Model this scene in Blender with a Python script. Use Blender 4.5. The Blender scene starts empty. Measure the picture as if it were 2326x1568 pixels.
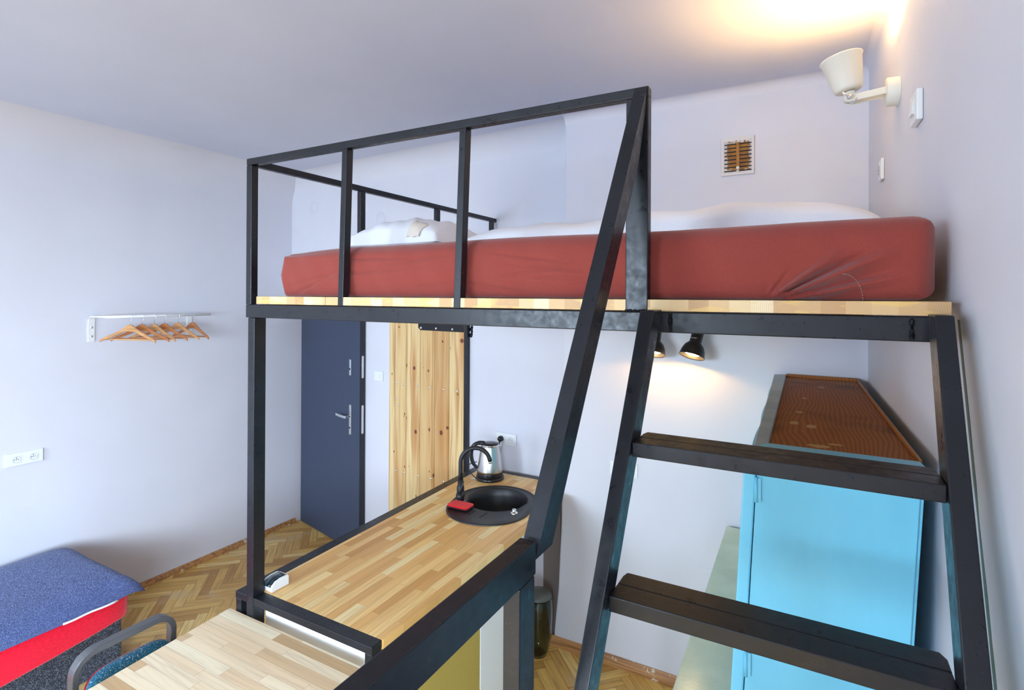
import bpy, bmesh, math, random
import numpy as np
from mathutils import Vector, Matrix, Euler
random.seed(7)
SC = bpy.context.scene
COL = SC.collection
PI = math.pi

# ------------------------------------------------------------------ camera
CAMZ = 2.12
def cam_axes(yaw, pitch, roll):
    f = Vector((-math.sin(yaw)*math.cos(pitch), math.cos(yaw)*math.cos(pitch), math.sin(pitch)))
    r = Vector((math.cos(yaw), math.sin(yaw), 0)); u = r.cross(f)
    c, s = math.cos(roll), math.sin(roll)
    return c*r+s*u, -s*r+c*u, f
R_, U_, F_ = cam_axes(.5069, .0015, .0049)
cd = bpy.data.cameras.new('camera'); cam = bpy.data.objects.new('camera', cd); COL.objects.link(cam)
cam.matrix_world = Matrix(((R_.x, U_.x, -F_.x, 0), (R_.y, U_.y, -F_.y, 0), (R_.z, U_.z, -F_.z, CAMZ), (0, 0, 0, 1)))
cd.sensor_width = 36; cd.sensor_fit = 'HORIZONTAL'; cd.lens = 1246/2326*36
cd.shift_x = 0; cd.shift_y = -(784-670.4)/2326
cd.clip_start = .02; cd.clip_end = 60
SC.camera = cam

# ------------------------------------------------------------------ world and lights
w = bpy.data.worlds.new('world'); SC.world = w; w.use_nodes = True
bg = w.node_tree.nodes['Background']; bg.inputs[0].default_value = (.62, .76, 1, 1); bg.inputs[1].default_value = 1.5
SC.view_settings.view_transform = 'Standard'; SC.view_settings.look = 'None'
SC.view_settings.gamma = 1; SC.view_settings.exposure = 0.94; SC.view_settings.use_curve_mapping = False
def area_light(name, loc, size, energy, color, rot):
    l = bpy.data.lights.new(name, 'AREA'); l.shape = 'RECTANGLE'; l.size, l.size_y = size
    l.energy = energy; l.color = color
    o = bpy.data.objects.new(name, l); o.location = loc; o.rotation_euler = rot; COL.objects.link(o); return o
YB = -3.2       # the rear wall behind the camera
WINS = ((-3.5, -1.5),)          # one unseen window added in the rear wall ...
WR0, WR1, WZ0, WZ1 = -3.1, -.65, .12, 2.3      # ... and a wide one added in the right wall behind the camera for light
area_light('window_daylight', (-2.5, YB-1.2, 2.75), (3.4, 2.4), 470, (.66, .83, 1.0), (math.radians(78), 0, 0))  # added lamp outside the unseen rear window, standing in for daylight
area_light('window_daylight', (2.2, -3.55, 2.75), (3.6, 2.2), 900, (.68, .83, 1.0), (math.radians(78), 0, math.radians(48.7)))  # added lamp outside the right window, aimed to brighten the left wall
def point_light(name, loc, energy, color, r):
    l = bpy.data.lights.new(name, 'POINT'); l.energy = energy; l.color = color; l.shadow_soft_size = r
    o = bpy.data.objects.new(name, l); o.location = loc; COL.objects.link(o); return o
WARM = (1.0, .58, .20)

# ------------------------------------------------------------------ mesh helpers
class MB:
    def __init__(s): s.v = []; s.f = []; s.sm = []; s.col = None
    def add(s, vs, fs, smooth=False):
        n = len(s.v); s.v += [tuple(v) for v in vs]
        for f in fs: s.f.append(tuple(i+n for i in f)); s.sm.append(smooth)
        return s
    def box(s, a, b):
        x0, y0, z0 = a; x1, y1, z1 = b
        return s.add([(x0,y0,z0),(x1,y0,z0),(x1,y1,z0),(x0,y1,z0),(x0,y0,z1),(x1,y0,z1),(x1,y1,z1),(x0,y1,z1)],
              [(0,3,2,1),(4,5,6,7),(0,1,5,4),(1,2,6,5),(2,3,7,6),(3,0,4,7)])
    def hexa(s, p):      # eight corners, bottom ring then top ring
        return s.add(p, [(0,3,2,1),(4,5,6,7),(0,1,5,4),(1,2,6,5),(2,3,7,6),(3,0,4,7)])
    def prism(s, pts, d, smooth=False):   # 3d polygon extruded by vector d
        n = len(pts); d = Vector(d)
        vs = [Vector(p) for p in pts]+[Vector(p)+d for p in pts]
        fs = [tuple(range(n))[::-1], tuple(range(n, 2*n))]
        s.add(vs, fs)
        m = len(s.v)-2*n
        for i in range(n):
            j = (i+1) % n; s.f.append((m+i, m+j, m+n+j, m+n+i)); s.sm.append(smooth)
        return s
    def tube(s, pts, r, n=12, caps=True, flat=None):   # r number or list; flat=(w,h) rectangular section
        pts = [Vector(p) for p in pts]; N = len(pts)
        rr = r if isinstance(r, (list, tuple)) else [r]*N
        t0 = (pts[1]-pts[0]).normalized()
        a = Vector((0, 0, 1)) if abs(t0.z) < .9 else Vector((1, 0, 0))
        nx = t0.cross(a).normalized(); base = len(s.v)
        for i, p in enumerate(pts):
            t = (pts[min(i+1, N-1)]-pts[max(i-1, 0)]).normalized()
            nx = (nx-t*nx.dot(t)).normalized(); ny = t.cross(nx)
            for k in range(n):
                an = 2*PI*k/n
                s.v.append(tuple(p+(nx*math.cos(an)+ny*math.sin(an))*rr[i]))
        for i in range(N-1):
            for k in range(n):
                k2 = (k+1) % n
                s.f.append((base+i*n+k, base+i*n+k2, base+(i+1)*n+k2, base+(i+1)*n+k)); s.sm.append(True)
        if caps:
            s.f.append(tuple(base+k for k in range(n))[::-1]); s.sm.append(False)
            s.f.append(tuple(base+(N-1)*n+k for k in range(n))); s.sm.append(False)
        return s
    def strip(s, pts, side, up, closed=False):
        # rectangular bar swept along pts; side/up half vectors per point
        N = len(pts); base = len(s.v)
        for p, a, b in zip(pts, side, up):
            p = Vector(p); a = Vector(a); b = Vector(b)
            for q in (p-a-b, p+a-b, p+a+b, p-a+b): s.v.append(tuple(q))
        for i in range(N-1):
            for k in range(4):
                k2 = (k+1) % 4
                s.f.append((base+i*4+k, base+i*4+k2, base+i*4+4+k2, base+i*4+4+k)); s.sm.append(False)
        s.f.append((base+3, base+2, base+1, base)); s.sm.append(False)
        e = base+(N-1)*4; s.f.append((e, e+1, e+2, e+3)); s.sm.append(False)
        return s
    def lathe(s, prof, c=(0,0,0), axis=(0,0,1), n=32, smooth=True, cap0=False, cap1=False):
        ax = Vector(axis).normalized(); a = Vector((1,0,0)) if abs(ax.x) < .8 else Vector((0,1,0))
        nx = (a-ax*a.dot(ax)).normalized(); ny = ax.cross(nx); c = Vector(c); base = len(s.v)
        for r, h in prof:
            for k in range(n):
                an = 2*PI*k/n; s.v.append(tuple(c+ax*h+(nx*math.cos(an)+ny*math.sin(an))*r))
        for i in range(len(prof)-1):
            for k in range(n):
                k2 = (k+1) % n
                s.f.append((base+i*n+k, base+i*n+k2, base+(i+1)*n+k2, base+(i+1)*n+k)); s.sm.append(smooth)
        if cap0: s.f.append(tuple(base+k for k in range(n))[::-1]); s.sm.append(False)
        if cap1:
            e = base+(len(prof)-1)*n; s.f.append(tuple(e+k for k in range(n))); s.sm.append(False)
        return s
    def grid(s, fn, nu, nv, smooth=True, flip=False):
        base = len(s.v)
        for j in range(nv+1):
            for i in range(nu+1): s.v.append(tuple(fn(i/nu, j/nv)))
        for j in range(nv):
            for i in range(nu):
                a = base+j*(nu+1)+i; q = (a, a+1, a+nu+2, a+nu+1)
                s.f.append(q[::-1] if flip else q); s.sm.append(smooth)
        return s
    def build(s, name, mat, parent=None, bevel=0, seg=2, solid=0, subsurf=0, colors=None):
        me = bpy.data.meshes.new(name); me.from_pydata(s.v, [], s.f)
        me.polygons.foreach_set('use_smooth', s.sm); me.update()
        if mat: me.materials.append(mat)
        if colors is not None:
            at = me.color_attributes.new('tint', 'FLOAT_COLOR', 'CORNER')
            buf = []
            for p, c in zip(me.polygons, colors): buf += list(c)*p.loop_total
            at.data.foreach_set('color', buf)
        o = bpy.data.objects.new(name, me); COL.objects.link(o)
        if parent is not None:
            o.parent = parent
            if parent.type == 'EMPTY': o.matrix_parent_inverse = (Matrix.Translation(parent.location) @ parent.rotation_euler.to_matrix().to_4x4()).inverted()
        if solid:
            m = o.modifiers.new('solid', 'SOLIDIFY'); m.thickness = solid; m.offset = -1
        if bevel:
            m = o.modifiers.new('bevel', 'BEVEL'); m.width = bevel; m.segments = seg; m.limit_method = 'ANGLE'; m.angle_limit = math.radians(40)
        if subsurf:
            m = o.modifiers.new('sub', 'SUBSURF'); m.levels = subsurf; m.render_levels = subsurf
        return o
def box(a, b): return MB().box(a, b)
def thing(name, label, cat, loc, group=None):
    o = bpy.data.objects.new(name, None); COL.objects.link(o); o.location = loc; o.empty_display_size = .05
    o['label'] = label; o['category'] = cat
    if group: o['group'] = group
    return o
def tag(o, label, cat, group=None):
    o['label'] = label; o['category'] = cat
    if group: o['group'] = group
    return o
def struct(o): o['kind'] = 'structure'; return o
def dup(root):
    r = root.copy(); COL.objects.link(r)
    for ch in list(root.children):
        c = ch.copy(); COL.objects.link(c); c.parent = r
        for g in ch.children:
            d = g.copy(); COL.objects.link(d); d.parent = c
    return r

# ------------------------------------------------------------------ materials
class N:
    """small node-graph helper"""
    def __init__(s, name):
        s.m = bpy.data.materials.new(name); s.m.use_nodes = True; s.t = s.m.node_tree
        s.b = s.t.nodes['Principled BSDF']; s.out = s.t.nodes['Material Output']
    def n(s, typ, **kw):
        x = s.t.nodes.new(typ)
        for k, v in kw.items(): setattr(x, k, v)
        return x
    def l(s, a, b): s.t.links.new(a, b)
    def val(s, i, v):
        if hasattr(v, 'is_linked') or hasattr(v, 'links'): s.l(v, i)
        else: i.default_value = v
    def math(s, op, a, b=0., c=0.):
        x = s.n('ShaderNodeMath', operation=op)
        for i, v in zip(x.inputs, (a, b, c)): s.val(i, v)
        return x.outputs[0]
    def obj(s):
        return s.n('ShaderNodeTexCoord').outputs['Object']
    def sep(s, v):
        x = s.n('ShaderNodeSeparateXYZ'); s.l(v, x.inputs[0]); return x.outputs
    def comb(s, x=0., y=0., z=0.):
        c = s.n('ShaderNodeCombineXYZ')
        for i, v in zip(c.inputs, (x, y, z)): s.val(i, v)
        return c.outputs[0]
    def noise(s, vec, scale, detail=3, rough=.5, dist=0.):
        x = s.n('ShaderNodeTexNoise'); s.l(vec, x.inputs['Vector']); x.inputs['Scale'].default_value = scale
        x.inputs['Detail'].default_value = detail; x.inputs['Roughness'].default_value = rough; x.inputs['Distortion'].default_value = dist
        return x.outputs['Fac']
    def white(s, vec):
        x = s.n('ShaderNodeTexWhiteNoise'); s.l(vec, x.inputs[0]); return x.outputs['Value']
    def mapv(s, vec, scale=(1,1,1), loc=(0,0,0), rot=(0,0,0)):
        x = s.n('ShaderNodeMapping'); s.l(vec, x.inputs[0]); x.inputs['Scale'].default_value = scale
        x.inputs['Location'].default_value = loc; x.inputs['Rotation'].default_value = rot
        return x.outputs[0]
    def ramp(s, fac, stops, interp='LINEAR'):
        x = s.n('ShaderNodeValToRGB'); x.color_ramp.interpolation = interp; s.l(fac, x.inputs[0])
        e = x.color_ramp.elements
        while len(e) < len(stops): e.new(.5)
        for el, (p, c) in zip(e, stops): el.position = p; el.color = (*c, 1)
        return x.outputs[0]
    def mix(s, fac, a, b, mode='MIX'):
        x = s.n('ShaderNodeMix', data_type='RGBA', blend_type=mode)
        s.val(x.inputs[0], fac)
        for i, v in ((6, a), (7, b)):
            if isinstance(v, tuple): x.inputs[i].default_value = (*v, 1)
            else: s.l(v, x.inputs[i])
        return x.outputs[2]
    def bump(s, h, strength=.3, dist=.01):
        x = s.n('ShaderNodeBump'); s.l(h, x.inputs['Height']); x.inputs['Strength'].default_value = strength
        x.inputs['Distance'].default_value = dist; s.l(x.outputs[0], s.b.inputs['Normal'])
    def color(s, c):
        if isinstance(c, tuple): s.b.inputs['Base Color'].default_value = (*c, 1)
        else: s.l(c, s.b.inputs['Base Color'])
    def set(s, rough=None, metal=None, spec=None, coat=None, sheen=None):
        I = s.b.inputs
        if rough is not None: s.val(I['Roughness'], rough)
        if metal is not None: I['Metallic'].default_value = metal
        if spec is not None: I['Specular IOR Level'].default_value = spec
        if coat is not None: I['Coat Weight'].default_value = coat; I['Coat Roughness'].default_value = .25
        if sheen is not None: I['Sheen Weight'].default_value = sheen; I['Sheen Roughness'].default_value = .5
        return s.m
def ss(g, x, a, b):      # smoothstep
    m = g.n('ShaderNodeMapRange', interpolation_type='SMOOTHSTEP'); g.val(m.inputs[0], x)
    m.inputs[1].default_value = a; m.inputs[2].default_value = b; return m.outputs[0]

def m_plaster(name, col, bump=.12):
    g = N(name); o = g.obj(); n1 = g.noise(o, 2.2, 3); n2 = g.noise(o, 160, 2)
    c = g.mix(ss(g, n1, .3, .75), tuple(x*.975 for x in col), tuple(min(1, x*1.015) for x in col)); g.color(c)
    h = g.math('ADD', g.math('MULTIPLY', g.noise(o, 14, 4), .9), g.math('MULTIPLY', n2, .25))
    g.bump(h, bump, .004); return g.set(rough=.62, spec=.3)
WALL = m_plaster('wall_paint', (.685, .69, .755))
CEIL = m_plaster('ceiling_paint', (.60, .64, .77), .08)

def m_paint(name, col, rough=.3, bump=.1, scale=90, spec=.5, coat=0):
    g = N(name); o = g.obj(); g.color(col)
    g.bump(g.noise(o, scale, 3), bump, .002); g.set(rough=rough, spec=spec)
    if coat: g.set(coat=coat)
    return g.m
def m_steel_black():
    g = N('black_painted_steel'); o = g.obj()
    n = g.noise(g.mapv(o, (1, 1, 1)), 40, 5, .6)
    vo = g.n('ShaderNodeTexVoronoi'); g.l(o, vo.inputs['Vector']); vo.inputs['Scale'].default_value = 110; specks = g.math('LESS_THAN', vo.outputs['Distance'], .055)
    c = g.mix(ss(g, g.noise(o, 7, 3), .35, .7), (.008, .0095, .013), (.0125, .0135, .018))
    c = g.mix(g.math('MULTIPLY', specks, .35), c, (.35, .34, .34)); g.color(c)
    r = g.n('ShaderNodeMapRange'); g.l(n, r.inputs[0]); r.inputs[1].default_value = .3; r.inputs[2].default_value = .7
    r.inputs[3].default_value = .24; r.inputs[4].default_value = .46
    h = g.math('ADD', g.math('MULTIPLY', g.noise(o, 25, 3), .6), g.math('MULTIPLY', n, .3))
    g.bump(h, .05, .004); return g.set(rough=r.outputs[0], spec=.38)
BLACK = m_steel_black()

def staves(name, along, across, L, Wd, stops, grain=.35, third=2, rough=.38, seamdark=.75, spec=.5, finger=False):
    """finger-jointed wooden board: staves of length L and width Wd with their own tint and grain"""
    g = N(name); o = g.obj(); xyz = g.sep(o)
    a = g.math('ADD', xyz[along], 50.); b = g.math('ADD', xyz[across], 50.); t = xyz[third]
    rowf = g.math('DIVIDE', b, Wd); row = g.math('FLOOR', rowf)
    off = g.white(g.comb(row, 3.7, 0.))
    colf = g.math('ADD', g.math('DIVIDE', a, L), g.math('MULTIPLY', off, 7.3)); col = g.math('FLOOR', colf)
    rnd = g.white(g.comb(row, col, 1.3)); rnd2 = g.white(g.comb(col, row, 9.1))
    base = g.ramp(rnd, stops)
    # grain: noise stretched along the stave, shifted per stave
    v = g.comb(g.math('MULTIPLY', a, 2.2), g.math('MULTIPLY', b, 55.), g.math('ADD', g.math('MULTIPLY', rnd, 40.), g.math('MULTIPLY', t, 20.)))
    gr = g.noise(v, 1., 4, .6, .6)
    v2 = g.comb(g.math('MULTIPLY', a, 5.), g.math('ADD', g.math('MULTIPLY', b, 16.), g.math('MULTIPLY', rnd2, 30.)), rnd)
    cath = g.n('ShaderNodeTexWave', wave_type='RINGS', rings_direction='Z'); g.l(v2, cath.inputs[0])
    cath.inputs['Scale'].default_value = 1.1; cath.inputs['Distortion'].default_value = 3.5; cath.inputs['Detail'].default_value = 2
    c = g.mix(g.math('MULTIPLY', ss(g, gr, .42, .68), grain), base, tuple(x*.55 for x in stops[0][1]))
    c = g.mix(g.math('MULTIPLY', g.math('MULTIPLY', ss(g, cath.outputs['Fac'], .55, .9), ss(g, rnd2, .45, .6)), grain*.6), c, tuple(x*.7 for x in stops[0][1]))
    fr = g.math('FRACT', rowf); fc = g.math('FRACT', colf)
    e1 = g.math('LESS_THAN', fr, .0012/Wd*1.0); e2 = g.math('LESS_THAN', fc, .0014/L)
    e = g.math('MAXIMUM', e1, e2)
    c = g.mix(g.math('MULTIPLY', e, .45), c, tuple(x*.4 for x in stops[0][1])); g.color(c)
    g.bump(gr, .06, .002); return g.set(rough=rough, spec=spec)
BEECH = staves('oiled_beech_worktop', 1, 0, .36, .042, ((0, (.66, .33, .09)), (.25, (.84, .48, .16)), (.7, (.93, .62, .24)), (1, (.97, .78, .40))), .24)
TABLEW = staves('pale_beech_tabletop', 0, 1, .42, .042, ((0, (.62, .40, .20)), (.18, (.84, .62, .38)), (.6, (.93, .75, .50)), (1, (.95, .82, .58))), .25, rough=.5)
def m_endgrain():
    g = N('pine_platform_board'); o = g.obj(); xyz = g.sep(o)
    a = g.math('ADD', xyz[0], 50.); k = g.math('FLOOR', g.math('DIVIDE', a, .047)); rnd = g.white(g.comb(k, 2., 0.))
    base = g.ramp(rnd, ((0, (.52, .30, .13)), (.4, (.70, .46, .22)), (.75, (.80, .60, .32)), (1, (.85, .68, .42))))
    cx = g.math('MULTIPLY', g.math('SUBTRACT', g.math('FRACT', g.math('DIVIDE', a, .047)), g.math('ADD', g.math('MULTIPLY', rnd, 2.4), -.7)), .047)
    cz = g.math('SUBTRACT', xyz[2], g.math('ADD', 2.06, g.math('MULTIPLY', g.white(g.comb(k, 5., 1.)), .09)))
    r = g.math('SQRT', g.math('ADD', g.math('MULTIPLY', cx, cx), g.math('MULTIPLY', cz, cz)))
    rings = g.math('SINE', g.math('MULTIPLY', g.math('ADD', r, g.math('MULTIPLY', g.noise(o, 30, 2), .004)), 1500.))
    c = g.mix(g.math('MULTIPLY', ss(g, rings, .2, 1.), .35), base, (.42, .22, .09))
    yl = g.math('MULTIPLY', ss(g, g.noise(g.mapv(o, (14, 1, 50)), 1., 2), .52, .62), .6)
    c = g.mix(yl, c, (.80, .52, .15)); g.color(c); return g.set(rough=.5)
ENDG = m_endgrain()

def m_parquet():
    g = N('herringbone_oak_parquet'); o = g.obj()
    at = g.n('ShaderNodeVertexColor', layer_name='tint'); uv = g.sep(at.outputs['Color'])
    # tint.r: random tone, tint.g: 0/1 direction of the block, tint.b: random shift
    xyz = g.sep(o); k = .70711
    u = g.math('MULTIPLY', g.math('ADD', xyz[0], xyz[1]), k); v = g.math('MULTIPLY', g.math('SUBTRACT', xyz[1], xyz[0]), k)
    sw = uv[1]
    al = g.math('ADD', g.math('MULTIPLY', u, g.math('SUBTRACT', 1., sw)), g.math('MULTIPLY', v, sw))
    ac = g.math('ADD', g.math('MULTIPLY', v, g.math('SUBTRACT', 1., sw)), g.math('MULTIPLY', u, sw))
    vec = g.comb(g.math('MULTIPLY', al, 4.), g.math('MULTIPLY', ac, 70.), g.math('MULTIPLY', uv[2], 50.))
    gr = g.noise(vec, 1., 4, .6, .8)
    base = g.ramp(uv[0], ((0, (.50, .25, .055)), (.35, (.70, .40, .10)), (.75, (.82, .52, .15)), (1, (.88, .62, .23))))
    c = g.mix(g.math('MULTIPLY', ss(g, gr, .4, .7), .45), base, (.22, .11, .04))
    wear = g.noise(o, 2.4, 5, .65)
    c = g.mix(g.math('MULTIPLY', ss(g, wear, .56, .74), .32), c, (.17, .13, .09))
    c = g.mix(g.math('MULTIPLY', ss(g, g.noise(g.mapv(o, (1, 1, 1), (5, 3, 0)), 3.3, 4), .55, .7), .35), c, (.62, .52, .36)); g.color(c)
    g.bump(gr, .1, .002); return g.set(rough=.4, spec=.45)
PARQ = m_parquet()
GAP = m_paint('parquet_gap', (.10, .06, .03), .9)

def knot_sum(g, xa, za, knots, wob=1.):
    """darkness mask and grain warp of a list of knots (x, z, rx, rz)"""
    mask = None; warp = None; halo = None
    for kx, kz, rx, rz in knots:
        dx = g.math('SUBTRACT', xa, kx); dz = g.math('SUBTRACT', za, kz)
        a = g.math('DIVIDE', dx, rx); b = g.math('DIVIDE', dz, rz)
        d = g.math('ADD', g.math('MULTIPLY', a, a), g.math('MULTIPLY', b, b))
        m = g.math('SUBTRACT', 1., ss(g, d, .35, 1.3))
        a2 = g.math('DIVIDE', dx, rx*3.2); b2 = g.math('DIVIDE', dz, rz*7)
        e = g.math('POWER', 2.718, g.math('MULTIPLY', g.math('ADD', g.math('MULTIPLY', a2, a2), g.math('MULTIPLY', b2, b2)), -1.))
        wv = g.math('MULTIPLY', g.math('MULTIPLY', dx, e), -.72)
        mask = m if mask is None else g.math('MAXIMUM', mask, m)
        warp = wv if warp is None else g.math('ADD', warp, wv)
        a3 = g.math('DIVIDE', dx, rx*1.5+.006); b3 = g.math('DIVIDE', dz, .10+rz*11)
        hv = g.math('POWER', 2.718, g.math('MULTIPLY', g.math('ADD', g.math('MULTIPLY', a3, a3), g.math('MULTIPLY', b3, b3)), -1.))
        hv = g.math('MULTIPLY', hv, min(1., rx*70)); halo = hv if halo is None else g.math('MAXIMUM', halo, hv)
    return mask, warp, halo
# ---- pine boards of the sliding door: knots given in door coordinates (x along the wall, z)
PINE_KNOTS = []
def m_pine(knots):
    g = N('knotty_pine_boards'); o = g.obj(); xyz = g.sep(o)
    at = g.n('ShaderNodeVertexColor', layer_name='tint'); t = g.sep(at.outputs['Color'])
    mask, warp, halo = knot_sum(g, xyz[0], xyz[2], knots)
    xx = g.math('ADD', g.math('ADD', xyz[0], warp), g.math('MULTIPLY', t[1], 3.))
    vec = g.comb(g.math('MULTIPLY', xx, 26.), g.math('MULTIPLY', t[2], 20.), g.math('MULTIPLY', xyz[2], .9))
    n1 = g.noise(vec, 1., 2, .5, .4)
    vec2 = g.comb(g.math('MULTIPLY', xx, 150.), 0., g.math('MULTIPLY', xyz[2], 2.2))
    n2 = g.noise(vec2, 1., 3, .6)
    base = g.ramp(t[0], ((0, (.50, .27, .10)), (.5, (.72, .50, .23)), (1, (.82, .64, .33))))
    c = g.mix(g.math('MULTIPLY', ss(g, n1, .47, .66), .75), base, (.50, .24, .085))
    c = g.mix(g.math('MULTIPLY', ss(g, n2, .45, .7), .32), c, (.40, .19, .06))
    c = g.mix(g.math('MULTIPLY', halo, .75), c, (.50, .21, .055))
    c = g.mix(mask, c, (.15, .04, .018)); g.color(c); return g.set(rough=.45, spec=.4)
def m_brownwood(patches):
    g = N('worn_brown_cabinet_top'); o = g.obj(); xyz = g.sep(o)
    wv = g.n('ShaderNodeTexWave', wave_type='BANDS', bands_direction='X')
    v = g.comb(g.math('ADD', xyz[0], g.math('MULTIPLY', g.noise(g.mapv(o, (3, 1.0, 1)), 1.6, 2), .10)), g.math('MULTIPLY', xyz[1], .05), 0.)
    g.l(v, wv.inputs[0]); wv.inputs['Scale'].default_value = 26; wv.inputs['Distortion'].default_value = 1.1
    wv.inputs['Detail'].default_value = 2; wv.inputs['Detail Scale'].default_value = .6
    c = g.mix(ss(g, wv.outputs['Fac'], .2, .9), (.40, .145, .036), (.29, .10, .025))
    c = g.mix(ss(g, g.noise(o, 3.2, 3), .5, .75), c, (.10, .034, .014))
    k = None
    for px_, py, rx, ry in patches:
        a = g.math('DIVIDE', g.math('SUBTRACT', xyz[0], px_), rx); b = g.math('DIVIDE', g.math('SUBTRACT', xyz[1], py), ry)
        d = g.math('ADD', g.math('ADD', g.math('MULTIPLY', a, a), g.math('MULTIPLY', b, b)), g.math('MULTIPLY', g.noise(o, 45, 3), 1.4))
        m = g.math('LESS_THAN', d, 1.35); k = m if k is None else g.math('MAXIMUM', k, m)
    c = g.mix(g.math('MULTIPLY', k, .8), c, (.62, .42, .17))
    c = g.mix(ss(g, g.noise(g.mapv(o, (60, 12, 1)), 1., 3), .74, .78), c, (.5, .40, .30)); g.color(c)
    return g.set(rough=.6, spec=.2)
def m_brushpaint(name, c0, c1, rough=.32, chips=None):
    g = N(name); o = g.obj()
    n = g.noise(g.mapv(o, (60, 60, 2.2)), 1., 4, .6); c = g.mix(ss(g, g.noise(g.mapv(o, (7, 7, 2)), 1., 4, .6), .35, .7), c0, c1)
    if chips: c = g.mix(ss(g, g.noise(o, 21, 4, .6), .745, .76), c, chips)
    g.color(c); g.bump(g.math('ADD', n, g.noise(o, 9, 3)), .12, .003); return g.set(rough=rough, spec=.5)
BLUEP = m_brushpaint('light_blue_gloss_paint', (.185, .63, .86), (.20, .67, .90), .3, (.05, .16, .2))
BLUEGREY = m_brushpaint('grey_blue_worn_paint', (.30, .43, .50), (.40, .52, .57), .38, (.2, .22, .2))
SAGE = m_brushpaint('sage_green_gloss_paint', (.50, .62, .48), (.58, .70, .56), .2, (.3, .36, .3))

def m_fabric(name, c0, c1, scale=700, stretch=(1, 1, 1), bump=.35, rough=.9, thr=(.42, .62), sheen=.15, c2=None):
    g = N(name); o = g.obj()
    n = g.noise(g.mapv(o, stretch), scale, 2, .7); c = g.mix(ss(g, n, *thr), c0, c1)
    if c2: c = g.mix(ss(g, g.noise(g.mapv(o, stretch, (3, 2, 1)), scale*.6, 2), .60, .68), c, c2)
    c = g.mix(g.math('MULTIPLY', g.noise(o, 6, 3), .25), c, tuple(x*.6 for x in c0)); g.color(c)
    g.bump(n, bump, .003); return g.set(rough=rough, sheen=sheen, spec=.2)
MAROON = m_fabric('rust_red_jersey_sheet', (.255, .044, .034), (.325, .062, .045), 900, (1, 1, 1), .12, sheen=.25)
WHITEC = m_fabric('white_cotton', (.80, .80, .84), (.86, .86, .90), 500, (1, 1, 1), .06, sheen=.05)
CREAM = m_fabric('cream_cotton', (.72, .62, .52), (.80, .70, .60), 600, (1, 1, 1), .15)
DENIM = m_fabric('navy_melange_fabric', (.035, .055, .15), (.28, .36, .70), 420, (.16, 1, 1), .5, thr=(.42, .74))
REDV = m_fabric('red_velvet', (.72, .0, .022), (.86, .003, .04), 60, (1, 1, 2.5), .05, sheen=.4)
TWEED = m_fabric('dark_grey_basketweave', (.018, .023, .033), (.19, .225, .29), 260, (1, 1, 1), .9, thr=(.5, .62))
TEAL = m_fabric('teal_tweed', (.008, .075, .15), (.05, .28, .44), 330, (1, 1, 1), .6, c2=(.55, .60, .62), thr=(.4, .65))
WHITEM = m_paint('white_powder_coat', (.78, .80, .80), .4, .03)
CREAMM = m_paint('off_white_enamel', (.76, .75, .66), .45, .05, 300)
PLAST = m_paint('white_switch_plastic', (.80, .82, .82), .3, .0)
GREYPL = m_paint('pale_grey_plastic', (.55, .62, .66), .3, .0)
DARKIN = m_paint('dark_hole', (.01, .012, .014), .8)
BPLAST = m_paint('black_matt_composite', (.014, .014, .017), .42, .15, 500)
BLPL = m_paint('black_gloss_plastic', (.010, .010, .012), .25, .02)
def m_metal(name, col, rough, bump=0, stretch=(1, 1, 1)):
    g = N(name); g.color(col); o = g.obj()
    if bump: g.bump(g.noise(g.mapv(o, stretch), 300, 3), bump, .001)
    return g.set(rough=rough, metal=1)
CHROME = m_metal('polished_chrome', (.84, .85, .87), .16)
BRUSH = m_metal('brushed_stainless_steel', (.66, .65, .62), .24, .25, (4, 4, .05))
SATIN = m_metal('satin_nickel', (.74, .74, .74), .42)
GREYM = m_paint('dark_grey_metallic_tube', (.085, .087, .095), .33, .03, spec=.7)
DOORB = m_fabric('grey_blue_door_laminate', (.052, .068, .112), (.062, .078, .125), 500, (1, 1, 1), .06, rough=.5, sheen=0)
DOORE = m_paint('black_door_edge', (.012, .014, .02), .4, .02)
JAMB = m_paint('orange_brown_door_frame', (.50, .19, .045), .5, .2, 20)
GOLD = m_fabric('golden_mdf_panel', (.46, .34, .08), (.50, .38, .10), 300, (1, 1, 1), .05, rough=.55, sheen=0)
WHITEG = m_paint('white_cabinet_laminate', (.80, .82, .83), .22, .01)
REDSP = m_fabric('red_sponge', (.85, .006, .008), (.95, .02, .02), 900, (1, 1, 1), .2)
SKIRT = None
def m_skirting():
    g = N('varnished_pine_skirting'); o = g.obj()
    n = g.noise(g.mapv(o, (2.5, 40, 60)), 1., 4, .6)
    c = g.mix(ss(g, n, .35, .7), (.50, .25, .09), (.26, .105, .035))
    c = g.mix(ss(g, g.noise(o, 16, 5, .7), .60, .66), c, (.62, .52, .42)); g.color(c); g.bump(n, .3, .003)
    return g.set(rough=.42)
SKIRT = m_skirting()
def m_hanger(name, a, b):
    g = N(name); o = g.obj(); n = g.noise(g.mapv(o, (6, 60, 60)), 1., 3, .6, .4)
    g.color(g.mix(ss(g, n, .35, .7), a, b)); return g.set(rough=.32, coat=.3)
HANG = [m_hanger('pale_lacquered_wood', (.62, .33, .13), (.45, .20, .07)), m_hanger('amber_lacquered_wood', (.50, .19, .055), (.36, .12, .035))]
def m_glass(name, col, rough=0.02):
    g = N(name); g.color(col); g.b.inputs['Transmission Weight'].default_value = 1; g.b.inputs['IOR'].default_value = 1.45
    return g.set(rough=rough)
SMOKE = m_glass('smoked_blue_lens', (.20, .34, .42)); GLASS = m_glass('dark_green_glass', (.35, .42, .38))
WINGL = m_glass('window_glass', (.98, .99, 1.))
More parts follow.
